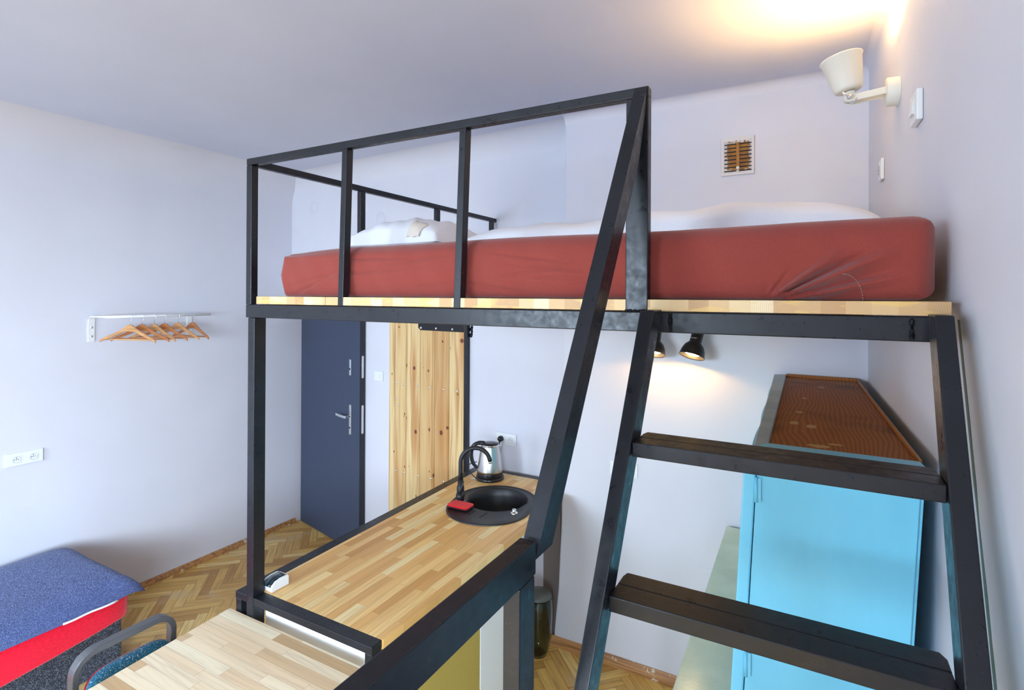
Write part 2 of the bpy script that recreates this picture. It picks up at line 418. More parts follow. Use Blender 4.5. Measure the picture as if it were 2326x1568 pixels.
def m_emit(name, col, st):
    g = N(name); g.color((.9, .85, .7)); g.b.inputs['Emission Color'].default_value = (*col, 1); g.b.inputs['Emission Strength'].default_value = st
    return g.set(rough=.5)
BULB = m_emit('lit_bulb', (1, .80, .45), 14)
VENTM = None
def m_vent():
    g = N('rusty_peeling_vent_paint'); o = g.obj()
    c = g.mix(ss(g, g.noise(o, 30, 4), .35, .7), (.30, .125, .03), (.42, .20, .03))
    xyz = g.sep(o); r = g.math('MAXIMUM', g.math('ABSOLUTE', g.math('DIVIDE', g.math('SUBTRACT', xyz[0], -.358), .076)), g.math('ABSOLUTE', g.math('DIVIDE', g.math('SUBTRACT', xyz[2], 2.848), .10)))
    k = g.math('ADD', g.math('MULTIPLY', r, .75), g.math('MULTIPLY', g.noise(o, 75, 5, .7), .55))
    c = g.mix(ss(g, k, .78, .86), c, (.70, .68, .67)); g.color(c); g.bump(g.noise(o, 120, 4), .5, .002); return g.set(rough=.6)
VENTM = m_vent()

# ------------------------------------------------------------------ room shell
ZC = 3.2; XL = -4.25
def xr(y): return .207-.0285*(y-3.053)+.004          # right wall, slightly out of square
YBR = 3.053                                          # chimney breast front
XB = -1.362                                          # its left edge
def yrec(x): return (3.1018-.0793*x)/.9968           # recess wall, slightly out of square
# floor: herringbone blocks on a dark bed
def parquet():
    wd, n = .062, 5; L = wd*n; gp = .0008; mb = MB(); cols = []
    c45, s45 = math.cos(PI/4), math.sin(PI/4)
    ext = 5.6; cells = int(ext/wd)
    cx0, cy0 = -2., .6
    def put(u0, v0, u1, v1, sw):
        um, vm = (u0+u1)/2, (v0+v1)/2
        X = cx0+um*c45-vm*s45; Y = cy0+um*s45+vm*c45
        if X < XL-.25 or X > .7 or Y < YB-.25 or Y > 3.95: return
        q = [(cx0+u*c45-v*s45, cy0+u*s45+v*c45, 0) for u, v in ((u0+gp, v0+gp), (u1-gp, v0+gp), (u1-gp, v1-gp), (u0+gp, v1-gp))]
        mb.add(q, [(0, 1, 2, 3)]); cols.append((random.random(), sw, random.random(), 1))
    for j in range(-cells, cells):
        for i in range(-cells//(2*n)-2, cells//(2*n)+2):
            x = j+2*n*i
            if abs(x) > cells*2: continue
            put(x*wd, j*wd, (x+n)*wd, (j+1)*wd, 0.)
            r0 = j-2*n+1+2*n*i
            put(j*wd, r0*wd, (j+1)*wd, (r0+n)*wd, 1.)
    m = len(mb.f)
    mb.add([(XL-.2, YB-.2, -.0015), (.7, YB-.2, -.0015), (.7, 4.0, -.0015), (XL-.2, 4.0, -.0015)], [(0, 1, 2, 3)])
    mb.box((XL-.2, YB-.2, -.12), (.7, 4.0, -.004))
    cols.extend([(0, 0, 0, 1)]*(len(mb.f)-m))
    o = mb.build('floor', PARQ, colors=cols); o.data.materials.append(GAP)
    for p in list(o.data.polygons)[m:]: p.material_index = 1
    return struct(o)
parquet()
T = .15
def fillet(p_wall, p_ceil, r, n=8):      # 2d profile (d, z) of a cove: wall at d=0, ceiling at z=ZC
    return [(r-r*math.cos(a), ZC-r+r*math.sin(a)) for a in [i*PI/2/n for i in range(n+1)]]
# left wall with a soft cove
prof = [(0, -.02), (0, 2.0)]+fillet(0, 0, .26, 40)+[(-T, ZC), (-T, -.02)]
mb = MB(); mb.prism([(XL+d, YB-.1, z) for d, z in prof], (0, 3.75-YB, 0))
struct(mb.build('wall_left', WALL))
# right wall
prof = [(0, -.02), (0, 2.0)]+fillet(0, 0, .03)+[(-T, ZC), (-T, -.02)]
A = [(xr(-.5)-d, -.5, z) for d, z in prof]; B = [(xr(3.5)-d, 3.5, z) for d, z in prof]
mb = MB(); n_ = len(A); mb.add(A+B, [tuple(range(n_)), tuple(range(n_, 2*n_))[::-1]]+[(i, n_+i, n_+(i+1) % n_, (i+1) % n_) for i in range(n_)])
for y0, y1, z0, z1 in ((WR1, -.5, -.02, ZC), (YB-.1, WR0, -.02, ZC), (WR0, WR1, -.02, WZ0), (WR0, WR1, WZ1, ZC)): mb.box((.305, y0, z0), (.46, y1, z1))
struct(mb.build('wall_right', WALL))
mb = MB()
for a, b in (((.40, WR0, WZ0), (.45, WR0+.06, WZ1)), ((.40, WR1-.06, WZ0), (.45, WR1, WZ1)), ((.40, WR0+.06, WZ0), (.45, WR1-.06, WZ0+.06)), ((.40, WR0+.06, WZ1-.06), (.45, WR1-.06, WZ1)), ((.40, (WR0+WR1)/2-.04, WZ0+.06), (.45, (WR0+WR1)/2+.04, WZ1-.06))): mb.box(a, b)
struct(mb.build('window_2', WHITEM))  # unseen window added to bring light onto the left wall
# chimney breast: outline bulges slightly to the left near the floor
zs = [-.02, .07, .35, .75, 1.5, 3.1, ZC]; xs = [-1.395, -1.392, -1.366, -1.348, -1.345, -1.335, -1.335]
ring = lambda x, z: [(x+.012, YBR, z), (.35, YBR, z), (.35, 3.6, z), (x, 3.6, z), (x, YBR+.012, z), (x+.0035, YBR+.0035, z)]
V = []; Fc = []
for x, z in zip(xs, zs): V += ring(x, z)
for k in range(len(zs)-1):
    for i in range(6): j = (i+1) % 6; Fc.append((k*6+i, k*6+j, k*6+6+j, k*6+6+i))
Fc += [(5, 4, 3, 2, 1, 0), tuple(range(len(V)-6, len(V)))]
mb = MB(); mb.add(V, Fc); struct(mb.build('wall_back', WALL))
# cove between breast and ceiling
mb = MB(); mb.prism([(XB+.03, YBR+.001, ZC-.05)]+[(XB+.03, YBR-(.05-.05*math.cos(a)), ZC-.05+.05*math.sin(a)) for a in [i*PI/32 for i in range(1, 17)]]+[(XB+.03, YBR+.001, ZC)], (1.62, 0, 0))
struct(mb.build('trim_1', WALL))
# recess wall (kettle, sliding door, switch, entrance door opening)
DX0, DX1, DZ = -4.30, -3.262, 2.06           # entrance opening
PX0, PX1 = -2.93, -2.17                      # opening behind the pine door
def recess_piece(x0, x1, z0, z1):
    return [(x0, yrec(x0), z0), (x1, yrec(x1), z0), (x1, yrec(x1)+.22, z0), (x0, yrec(x0)+.22, z0),
            (x0, yrec(x0), z1), (x1, yrec(x1), z1), (x1, yrec(x1)+.22, z1), (x0, yrec(x0)+.22, z1)]
mb = MB()
for x0, x1, z0, z1 in ((-4.4, DX0, -.02, DZ), (DX1, -1.30, -.02, DZ), (-4.4, -1.30, DZ, ZC)): mb.hexa(recess_piece(x0, x1, z0, z1))
struct(mb.build('wall_recess', WALL))
r = .16; n_ = 24
pA = [(0, ZC)]+[(-(r-r*math.cos(a)), ZC-r+r*math.sin(a)) for a in [i*PI/2/n_ for i in range(n_+1)]]
vs = [(x, yrec(x)+d+.001, z) for x in (-4.25, -1.335) for d, z in pA]; m_ = len(pA)
mb = MB(); mb.add(vs, [tuple(range(m_))[::-1], tuple(range(m_, 2*m_))]); base = 0
for i in range(m_): mb.f.append((i, (i+1) % m_, m_+(i+1) % m_, m_+i)); mb.sm.append(False)
struct(mb.build('trim_2', WALL))
# ceiling
struct(box((XL-.2, YB-.2, ZC), (.7, 3.75, ZC+.12)).build('ceiling', CEIL))
# rear wall with an added window opening
mb = MB(); zb0, zb1 = .12, 2.7
xx = [XL-.15, WINS[0][0], WINS[0][1], .7]
for i in (0, 2): mb.box((xx[i], YB-.25, -.02), (xx[i+1], YB, ZC))
for x0, x1 in WINS: mb.box((x0, YB-.25, -.02), (x1, YB, zb0)); mb.box((x0, YB-.25, zb1), (x1, YB, ZC))
struct(mb.build('wall_rear', WALL))
for k, (x0, x1) in enumerate(WINS):
    mb = MB(); fw = .06; ya, yb_ = YB-.2, YB-.13
    for a, b in (((x0, ya, zb0), (x0+fw, yb_, zb1)), ((x1-fw, ya, zb0), (x1, yb_, zb1)), ((x0+fw, ya, zb0), (x1-fw, yb_, zb0+fw)), ((x0+fw, ya, zb1-fw), (x1-fw, yb_, zb1)),
                 (((x0+x1)/2-.04, ya, zb0+fw), ((x0+x1)/2+.04, yb_, zb1-fw))): mb.box(a, b)
    o = struct(mb.build('window_%d' % (k+1), WHITEM))  # unseen rear window, added to let daylight in
# corridor seen as a sliver behind the entrance door
mb = MB(); mb.box((DX0-.05, 3.95, 0), (DX1+.25, 4.0, 2.2)); struct(mb.build('wall_corridor', JAMB))
# entrance door frame
e = thing('door_1', 'x', 'door', (DX0, 3.44, 0)); del e['label']; del e['category']; struct(e)
mb = MB()
for x0, x1 in ((DX1-.004, DX1+.028),): mb.hexa([(x0-.035, yrec(x0)+.02, 0), (x1-.028, yrec(x1)+.02, 0), (x1-.028, yrec(x1)+.2, 0), (x0-.035, yrec(x0)+.2, 0),
        (x0-.035, yrec(x0)+.02, DZ), (x1-.028, yrec(x1)+.02, DZ), (x1-.028, yrec(x1)+.2, DZ), (x0-.035, yrec(x0)+.2, DZ)])
mb.hexa(recess_piece(DX0, DX1, DZ-.03, DZ)[:]); mb.build('door_frame', JAMB, e)
# door leaf: hinge at (-4.2, 3.531), opened a little into the room
P0 = Vector((-4.215, 3.534, .008)); dd = Vector((-3.256+4.202, 3.312-3.531, 0)); Ld = dd.length; dd.normalize()
nn = Vector((dd.y, -dd.x, 0)); nn = nn if nn.y < 0 else -nn        # towards the room
def D(s, n, z): return tuple(P0+dd*s+nn*n+Vector((0, 0, z)))
def dbox(s0, s1, n0, n1, z0, z1): return MB().hexa([D(s0, n1, z0), D(s1, n1, z0), D(s1, n0, z0), D(s0, n0, z0), D(s0, n1, z1), D(s1, n1, z1), D(s1, n0, z1), D(s0, n0, z1)])
leaf = dbox(0, Ld+.012, -.05, 0, 0, 2.03).build('door_leaf', DOORB, e, bevel=.002)
ed = dbox(Ld+.0122, Ld+.0145, -.049, -.003, 0, 2.03).build('door_edge', DOORE, e)
# handle plate and lever
pl = dbox(.838, .868, -.0, .009, .952, 1.20).build('handle_plate', SATIN, leaf, bevel=.003)
ly = MB(); ly.lathe([(.011, 0), (.011, .05)], D(.853, .009, 1.105), nn, 16, cap1=True)
ly.strip([D(.868, .052, 1.105), D(.853, .056, 1.105), D(.80, .058, 1.107), D(.72, .058, 1.112)], [(0, 0, .0105)]*4, [tuple(nn*.006)]*4)
ly.build('handle', CHROME, leaf, bevel=.002)
MB().lathe([(.0075, 0), (.0075, .004)], D(.853, .009, 1.01), nn, 16, cap1=True).build('keyhole', DARKIN, leaf)
lk = dbox(.842, .869, 0, .013, 1.444, 1.578).build('lock_plate', CHROME, leaf, bevel=.004)
MB().lathe([(.008, 0), (.008, .003)], D(.856, .013, 1.498), nn, 16, cap1=True).build('lock_cylinder', DARKIN, leaf)
for z0, z1 in ((1.43, 1.615), (.975, 1.21)):
    mb = MB()
    q = [(D(Ld+.0146, -.036+.01*math.cos(a), z), ) for a, z in ()]
    pts = []
    for a in [i*PI/8 for i in range(9)]: pts.append(D(Ld+.0148, -.026+.010*math.cos(a), z1-.010+.010*math.sin(a)))
    for a in [PI+i*PI/8 for i in range(9)]: pts.append(D(Ld+.0148, -.026+.010*math.cos(a), z0+.010+.010*math.sin(a)))
    mb.prism(pts, tuple(dd*.0015)); lp = mb.build('latch_plate', SATIN, ed)
    dbox(Ld+.0163, Ld+.020, -.031, -.020, (z0+z1)/2+.0, (z0+z1)/2+.03).build('latch_bolt', SATIN, ed)

# pine sliding door on the recess wall
YS = lambda x: yrec(x)-.032
e2 = thing('door_2', 'x', 'door', (-2.56, 3.3, 0)); del e2['label']; del e2['category']; struct(e2)
ed_ = [-2.949, -2.887, -2.762, -2.62, -2.475, -2.335, -2.196]    # board joints
knots = []
sx = .0033
def door_xz(cx_, cy_):          # crop pixel (880..1120, 720..960 at 6.533x) to wall x, z
    u = 880+cx_/6.533; v = 720+cy_/6.533
    t = (u-1163)/1246; d = F_+R_*t-U_*((v-670.4)/1246); n = Vector((.0793, .9968, 0)); k = (3.075-0)/(n.dot(d)); p = Vector((0, 0, CAMZ))+d*k
    return p.x, p.z
for cx_, cy_, rx, rz in ((825, 365, .009, .014), (1112, 355, .022, .022), (405, 760, .017, .020), (614, 800, .010, .014), (290, 720, .009, .024), (180, 150, .012, .008), (1050, 1150, .009, .010), (286, 1500, .006, .012), (255, 1470, .005, .008), (75, 845, .006, .014), (540, 755, .003, .008), (1175, 1200, .005, .016), (940, 465, .003, .012)):
    x, z = door_xz(cx_, cy_); knots.append((x, z, rx*.8, rz*.8))
def door_uv(u, v): return door_xz((u-880)*6.533, (v-720)*6.533)
for u, v, rx, rz in ((945, 981, .014, .018), (1003, 983, .016, .020), (1017, 972, .012, .014), (976, 976, .008, .016), (920, 940, .006, .010), (924, 949, .006, .010), (976, 1071, .004, .010), (985, 1080, .008, .016), (896, 1026, .006, .008), (920, 1060, .006, .010), (946, 1127, .006, .010), (930, 1059, .004, .004)):
    x, z = door_uv(u, v); knots.append((x, z, rx, rz))
PINE = m_pine(knots)
mb = MB(); cols = []
tones = [.95, .62, .9, .42, .25, .8]
for i in range(6):
    x0, x1 = ed_[i]+.0012, ed_[i+1]-.0012
    ya = lambda x: YS(x)
    ch = .0045
    pts = [(x0, ya(x0)+ch), (x0+ch, ya(x0)), (x1-ch, ya(x1)), (x1, ya(x1)+ch), (x1, ya(x1)+.024), (x0, ya(x0)+.024)]
    mb.prism([(p[0], p[1], .02) for p in pts], (0, 0, 2.08)); cols += [(tones[i], i*.37 % 1, i*.61 % 1, 1)]*8
bd = mb.build('door_boards', PINE, e2, colors=cols)
mb = MB()
for u, v in ((900, 869.5), (919.5, 873), (948, 877.5), (977, 881), (1009, 885), (1039, 888.5), (901, 906), (906.5, 920.5), (899, 1069.5), (919.5, 1073.5), (949.5, 1080.5), (979, 1087), (1009, 1094)):
    x, z = door_uv(u, v)
    mb.lathe([(.0095, 0), (.009, .002), (.005, .0045), (.0005, .0055)], (x, YS(x), z), (0, -1, 0), 12, cap1=True)
mb.build('door_bolts', CHROME, bd)
pb = MB(); x0, x1 = -2.632, -2.2
pb.prism([(x0+.02, YS(x0)-.001, 1.858), (x0, YS(x0)-.001, 1.876), (x0, YS(x0)-.001, 1.93), (x1, YS(x1)-.001, 1.93), (x1, YS(x1)-.001, 1.858)], (0, -.006, 0))
pb = pb.build('steel_plate', BLACK, e2)
mb = MB()
for x in (-2.605, -2.455, -2.30): mb.lathe([(.010, 0), (.009, .003), (.004, .006), (.0005, .007)], (x, YS(x)-.007, 1.876), (0, -1, 0), 14, cap1=True)
mb.build('plate_bolts', CHROME, pb)
mb = MB(); mb.box((-2.194, YS(-2.19)-.004, .02), (-2.166, yrec(-2.17), 2.06)); mb.build('door_frame', BLACK, e2)
g_ = MB(); random.seed(3)
for k in range(26):
    z = 1.83+random.random()*.22; g_.lathe([(.003, 0), (.006+random.random()*.008, .001), (.002, .004)], (-2.158+random.random()*.012, yrec(-2.16)-.001, z), (0, -1, 0), 7, cap1=True)
g_.build('sealant', BLACK, e2)
# skirting boards
def skirt(name, pts, h=.052, d=.022):
    mb = MB(); prof = [(0, 0), (d, 0), (d, h*.32), (d*.75, h*.45), (d*.6, h*.75), (d*.25, h), (0, h)]
    (x0, y0), (x1, y1) = pts; t = Vector((x1-x0, y1-y0, 0)).normalized(); n = Vector((t.y, -t.x, 0))
    a = [tuple(Vector((x0, y0, z))+n*p) for p, z in prof]; mb.prism(a, (x1-x0, y1-y0, 0)); return struct(mb.build(name, SKIRT))
skirt('baseboard_back', ((-1.40, YBR+.001), (.19, YBR+.001)), .055, .026)
skirt('baseboard_left', ((XL-.001, YB), (XL-.001, 3.5)), .04, .02)
skirt('baseboard_recess', ((-3.25, yrec(-3.25)+.001), (-1.40, yrec(-1.40)+.001)), .05, .022)
skirt('baseboard_right', ((xr(3.05)+.001, 3.05), (xr(-.5)+.001, -.5)), .05, .022)

# broken plaster edge on the right wall behind the ladder
mb = MB(); rnd_ = random.Random(5); zz_ = [2.075-.06*i for i in range(35)]; P_ = []
for z in zz_:
    y = 1.437-(2.068-z)*.40; w0 = .004+rnd_.random()*.007; P_.append((y-w0, y+w0*.6, z))
for (a0, a1, z0), (b0, b1, z1) in zip(P_[:-1], P_[1:]):
    mb.add([(xr(a0)-.0012, a0, z0), (xr(a1)-.0012, a1, z0), (xr(b1)-.0012, b1, z1), (xr(b0)-.0012, b0, z1), (xr(a0)+.001, a0, z0), (xr(a1)+.001, a1, z0), (xr(b1)+.001, b1, z1), (xr(b0)+.001, b0, z1)], [(0, 1, 2, 3), (0, 3, 7, 4), (1, 5, 6, 2)])
struct(mb.build('trim_3', m_paint('old_green_paint', (.10, .16, .13), .7, .5, 120)))

# ------------------------------------------------------------------ loft bed frame
YF = 1.38
e = thing('loft_bed_frame', 'black welded steel loft bed frame with guard rails above the kitchen counter', 'loft bed', (-1.93, YF, 0))
def bar(name, a, b, parent=None, bevel=.0025, mat=None): return box(a, b).build(name, mat or BLACK, parent or e, bevel=bevel)
ZB0, ZB1 = 2.030, 2.081
bar('front_beam', (-1.966, YF, ZB0), (.235, YF+.06, ZB1))
bar('side_beam', (-1.966, YF+.0605, ZB0), (-1.906, 3.24, ZB1))
bar('back_beam', (-1.905, 2.97, ZB0), (.19, 3.03, ZB1))
bar('cross_beam', (-.86, YF+.0605, ZB0), (-.80, 2.969, ZB1))
bar('post', (-1.952, YF, .0), (-1.912, YF+.052, ZB0-.0005))
# upper guard
RT, RB = 2.655, 2.629
bar('top_rail', (-1.966, YF, RB), (-.374, YF+.03, RT))
bar('side_rail', (-1.962, YF+.0305, RB-.003), (-1.936, yrec(-1.94)-.004, RT-.003))
box((-1.969, yrec(-1.95)-.0038, RB-.012), (-1.93, yrec(-1.95)+.001, RT+.006)).build('rail_flange', PLAST, e, bevel=.002)
bar('guard_post', (-1.966, YF, ZB1+.0005), (-1.934, YF+.03, RB-.0005))
for x0, x1, lean in ((-1.446, -1.424, -.018), (-.952, -.930, -.020)):
    y0, y1 = YF, YF+.03
    MB().hexa([(x0+lean, y0, ZB1), (x1+lean+.003, y0, ZB1), (x1+lean+.003, y1, ZB1), (x0+lean, y1, ZB1), (x0, y0, RB), (x1+.002, y0, RB), (x1+.002, y1, RB), (x0, y1, RB)]).build('guard_post', BLACK, e, bevel=.002)
bar('guard_post', (-.432, YF, ZB1+.0005), (-.374, YF+.03, RB-.0005))
for y0 in (1.972, 2.584, 3.20): bar('guard_post', (-1.962, y0, ZB1+.0005), (-1.938, y0+.033, RB-.0035))
# sloping handrail going down to the front of the platform
def sloped(x0t, x1t, x0b, x1b, yt, zt, yb, zb, depth, name, par, cut_t=None, cut_b=None):
    # front edge from (yt,zt) down to (yb,zb); depth measured horizontally backwards
    p = [(x0b, yb, zb), (x1b, yb, zb), (x1b, yb+depth, zb), (x0b, yb+depth, zb), (x0t, yt, zt), (x1t, yt, zt), (x1t, yt+depth, zt), (x0t, yt+depth, zt)]
    return MB().hexa(p).build(name, BLACK, par, bevel=.0025)
K = .526
zt = 2.654; zb = 1.635
MB().hexa([(-.459, YF-(zt-zb)*K+.0, zb), (-.425, YF-(zt-zb)*K, zb), (-.425, YF-(zt-zb)*K+.068, zb), (-.459, YF-(zt-zb)*K+.068, zb),
           (-.410, YF-.0005, zt), (-.3765, YF-.0005, zt), (-.3765, YF-.0005+.0, zt-.0005), (-.410, YF-.0005, zt-.0005)]) if False else None
def hr(z, side): # x of handrail edges
    t = (2.641-z)/(2.641-1.69); return (-.410-.047*t if side == 0 else -.3775-.047*t)
V = []
zz = [1.66, 1.9, 2.2, 2.45, 2.60, 2.652]
for z in zz:
    yf = YF-.0008-(2.652-z)*K; yk = min(yf+.068, YF-.0006) if z > 2.5 else yf+.068
    yk = min(yf+.068, YF-.0004)
    V += [(hr(z, 0), yf, z), (hr(z, 1), yf, z), (hr(z, 1), yk, z), (hr(z, 0), yk, z)]
Fc = [(3, 2, 1, 0), tuple(range(len(V)-4, len(V)))]
for k in range(len(zz)-1):
    for i in range(4): j = (i+1) % 4; Fc.append((k*4+i, k*4+j, k*4+4+j, k*4+4+i))
MB().add(V, Fc).build('handrail', BLACK, e, bevel=.0015)
bar('lower_rail', (-.457, -.75, 1.635), (-.4255, .858, 1.693))
bar('guard_post', (-.4572, .797, 0), (-.4253, .853, 1.6345))
bar('guard_post', (-.4572, -.75, 0), (-.4253, -.70, 1.6345))
# weld beads on the joints
random.seed(11); 
 
for (x, y, z, dx, dz, n) in ((-.43, YF-.002, 2.083, .055, 0, 14), (-.372, YF-.002, 2.04, 0, .045, 14), (-.317, YF-.004, 2.035, 0, .045, 12), (.17, YF-.004, 2.035, 0, .045, 12)):
    wb = MB()
    for k in range(n):
        t = k/n; wb.lathe([(.0005, -.004), (.003+random.random()*.003, 0), (.0005, .004)], (x+dx*t, y, z+dz*t), (random.random()-.5, -1, random.random()-.5), 7)
    wb.build('weld_bead', BLACK, e)

# platform boards (rest on the frame)
pb1 = tag(box((-1.905, YF+.002, 2.0835), (-1.5275, 3.02, 2.1125)).build('platform_board', ENDG, bevel=.0012), 'narrow laminated pine platform board under the foot-left end of the mattress', 'board', 'loft platform boards')
MB().hexa([(x, y, z) for z in (2.0835, 2.1125) for x, y in ((-1.5255, YF+.002), (.236, YF+.002), (.196, 3.02), (-1.5255, 3.02))]).build('platform_board', ENDG, bevel=.0012)
pb2 = COL.objects[-1]; tag(pb2, 'long laminated pine platform board reaching the right wall under the rust red mattress', 'board', 'loft platform boards')
# ladder
la = thing('ladder', 'black steel ladder with double-bar treads in front of the blue wardrobe', 'ladder', (-.1, 1.2, 0))
def lx(z, k): # stringer edges
    t = (2.087-z)/(2.087-1.395)
    return {0: -.371-.017*t, 1: -.337-.024*t, 2: .1965-.008*t, 3: .2265-.004*t}[k]
for a, b in ((0, 1), (2, 3)):
    V = []; zz = [2.087, 1.395, .0]
    for z in zz:
        yf = 1.302-(2.087-z)*K
        for x, y in ((lx(z, a), yf), (lx(z, b), yf), (lx(z, b), yf+.077), (lx(z, a), yf+.077)): V.append((x, y, z))
    Fc = [(0, 1, 2, 3), (11, 10, 9, 8)]
    for k in range(2):
        for i in range(4): j = (i+1) % 4; Fc.append((k*4+i, k*4+4+i, k*4+4+j, k*4+j))
    MB().add(V, Fc).build('stringer', BLACK, la, bevel=.0025)
zr = 1.806
for k in range(6):
    if zr < .1: break
    yf = 1.302-(2.087-zr)*K+(.004 if k == 0 else .030)
    xa, xb = lx(zr, 1)+.0008, lx(zr, 2)-.0008
    tr = MB(); c_ = .010
    tr.box((xa, yf, zr-.031), (xb, yf+.0535, zr))
    xc0, xc1 = (lx(zr, 1)+.0008, lx(zr, 2)-.0008)
    tr.prism([(xc0, yf+.055, zr-.031), (xc1, yf+.055, zr-.031), (xc1, yf+.09, zr-.031), (xc1-.008, yf+.108, zr-.031), (xc0+.004, yf+.108, zr-.031), (xc0, yf+.09, zr-.031)], (0, 0, .031))
    tr.build('tread', BLACK, la, bevel=.002)
    zr -= .276

# ------------------------------------------------------------------ bedding
def mattress():
    x0, x1, y0, y1, z0, z1 = -1.845, .229, YF+.052, 2.86, 2.1135, 2.297
    mb = MB(); nx, nz = 420, 60
    import numpy as np
    rng = np.random.default_rng(4)
    def h(z):      # rounded section offset
        t = (z-z0)/(z1-z0); return t
    # ring sweep: front face, top, back, bottom as a closed section; columns along x
    sec = []
    def section(m):
        pts = []
        r = .045
        for a in np.linspace(-PI/2, 0, 6): pts.append(('f', y0+.02-.02*math.cos(a), z0+.02+.02*math.sin(a)))
        for z in np.linspace(z0+.02, z1-r, 44)[1:]: pts.append(('f', y0, z))
        for a in np.linspace(0, PI/2, 9)[1:]: pts.append(('f', y0+r-r*math.cos(a), z1-r+r*math.sin(a)))
        for y in np.linspace(y0+r, y1-r, 24)[1:]: pts.append(('t', y, z1))
        for a in np.linspace(0, PI/2, 7)[1:]: pts.append(('b', y1-r+r*math.sin(a), z1-r+r*math.cos(a)))
        pts.append(('b', y1, z0)); pts.append(('b', (y0+y1)/2, z0))
        return pts
    S = section(0); n = len(S)
    ym, zm = (y0+y1)/2, (z0+z1)/2
    def folds(x, z):
        # gathered folds fanning out of the lower edge near x = -.09 towards the upper right
        px_, pz = -.115, z0-.012
        dx, dz = x-px_, z-pz; rr = math.hypot(dx, dz); an = math.degrees(math.atan2(dz, dx)); d = 0
        for a0, wdt, amp, r0, r1 in ((36, 3.2, .011, .03, .21), (29, 1.8, -.008, .05, .26), (24, 2.6, .009, .04, .30), (17, 2.2, -.006, .05, .30), (13, 2.0, .006, .04, .30), (7, 1.8, -.004, .04, .24), (128, 9, -.004, .01, .07), (70, 9, -.003, .01, .08), (52, 5, -.004, .02, .13)):
            w_ = 2.1*math.exp(-((an-a0)/wdt)**2); f = max(0, min(1, (rr-r0)/.03))*max(0, min(1, (r1-rr)/.09)); d += amp*w_*f
        # pull line: cloth is fuller right of the fan
        # soft horizontal wrinkles on the long side
        for (cx_, cz, ln, sl, amp, wd) in ((-1.35, 2.245, .16, -.02, -.0035, .004), (-1.15, 2.235, .13, .12, -.0025, .004), (-1.38, 2.20, .2, .05, -.0028, .005), (-.75, 2.235, .12, -.14, -.003, .004), (-.66, 2.20, .12, -.10, -.0032, .005), (-.62, 2.17, .11, -.06, -.003, .004), (-.72, 2.19, .1, .10, -.003, .005),
                      (-.86, 2.145, .16, -.16, -.003, .006), (-1.05, 2.155, .14, .04, -.002, .005), (-1.62, 2.18, .10, .2, -.003, .006), (-1.66, 2.15, .09, .35, -.003, .006), (-.5, 2.15, .10, -.1, -.003, .005)):
            u_ = x-cx_; v_ = z-cz-sl*u_; d += 1.9*amp*math.exp(-(u_/ln)**2)*math.exp(-(v_/wd)**2)
        return d
    xs_ = np.concatenate([np.linspace(x0, x0+.05, 10)[:-1], np.linspace(x0+.05, -.35, 150)[:-1], np.linspace(-.35, x1-.05, 190)[:-1], np.linspace(x1-.05, x1, 12)])
    ph = rng.random(12)*6.28
    for x in xs_:
        e0 = max(0., (x0+.05-x)/.05); e1 = max(0., (x-(x1-.05))/.05)
        en = max(e0, e1); k = math.sqrt(max(0, 1-en*en)) if en > 0 else 1.
        for (typ, y, z) in S:
            sh = .05*(1-k)
            yy = min(max(y, y0+sh), y1-sh) if typ != 't' else min(max(y, y0+sh), y1-sh)
            zz_ = z
            if en > 0:
                top = z1-.05*(1-k)*1.0; zz_ = min(z, top)
                if e1 > 0: zz_ = max(zz_, z0+.05*(1-k)*.8)
            tt = (zz_-z0)/(z1-z0)
            if typ == 'f':
                yy -= .012*math.sin(PI*min(1, max(0, tt)))*(k)     # belly
                yy -= folds(x, zz_)*k
                yy += .0012*math.sin(x*31+ph[0])+.001*math.sin(x*57+zz_*40+ph[1])
            if typ == 't' or z > z1-.02:
                zz_ += .002*math.sin(x*7+yy*5+ph[2])-.006*math.exp(-((x+1.85)/.25)**2)*3
            # left end tapers inward above and below the middle
            xx_ = x
            if e0 > 0: xx_ = x+.018*abs(tt-.45)*e0*4
            xx_ += (xr(yy)-xr(y0)-.004)*max(0., (x+.3)/(x1+.3))
            mb.v.append((xx_, yy, zz_))
    m = len(xs_)
    for i in range(m-1):
        for k in range(n):
            k2 = (k+1) % n; mb.f.append((i*n+k, (i+1)*n+k, (i+1)*n+k2, i*n+k2)); mb.sm.append(True)
    mb.f.append(tuple(range(n))); mb.sm.append(True); mb.f.append(tuple((m-1)*n+k for k in range(n))[::-1]); mb.sm.append(True)
    e = thing('mattress', 'thick mattress in a rust red fitted sheet on the loft platform', 'mattress', ((x0+x1)/2, 2.1, z0))
    mb.build('fitted_sheet', MAROON, e)
    # dotted stitching
    st = MB()
    for i in range(18):
        t = i/17; u = 1700+(1000+210*(1-(1-t)**1.6) if True else 0)/4.652; 
        cxp = 1000+210*math.sin(t*PI/2); cyp = 895+(1-math.cos(t*PI/2))*275
        u = 1700+cxp/4.652; v = 430+cyp/4.652
        d = F_+R_*((u-1163)/1246)-U_*((v-670.4)/1246); y = y0-.0125
        # follow the cloth
        for _ in range(4):
            k = y/d.y; x = d.x*k; z = CAMZ+d.z*k; tt = (z-z0)/(z1-z0)
            y = y0-.012*math.sin(PI*min(1, max(0, tt)))-folds(x, z)-.0014
        st.lathe([(.0005, -.0012), (.0012, 0), (.0005, .0012)], (x, y, z), (0, 1, 0), 6)
    st.build('stitching', CREAM, e)
    return e
mattress()
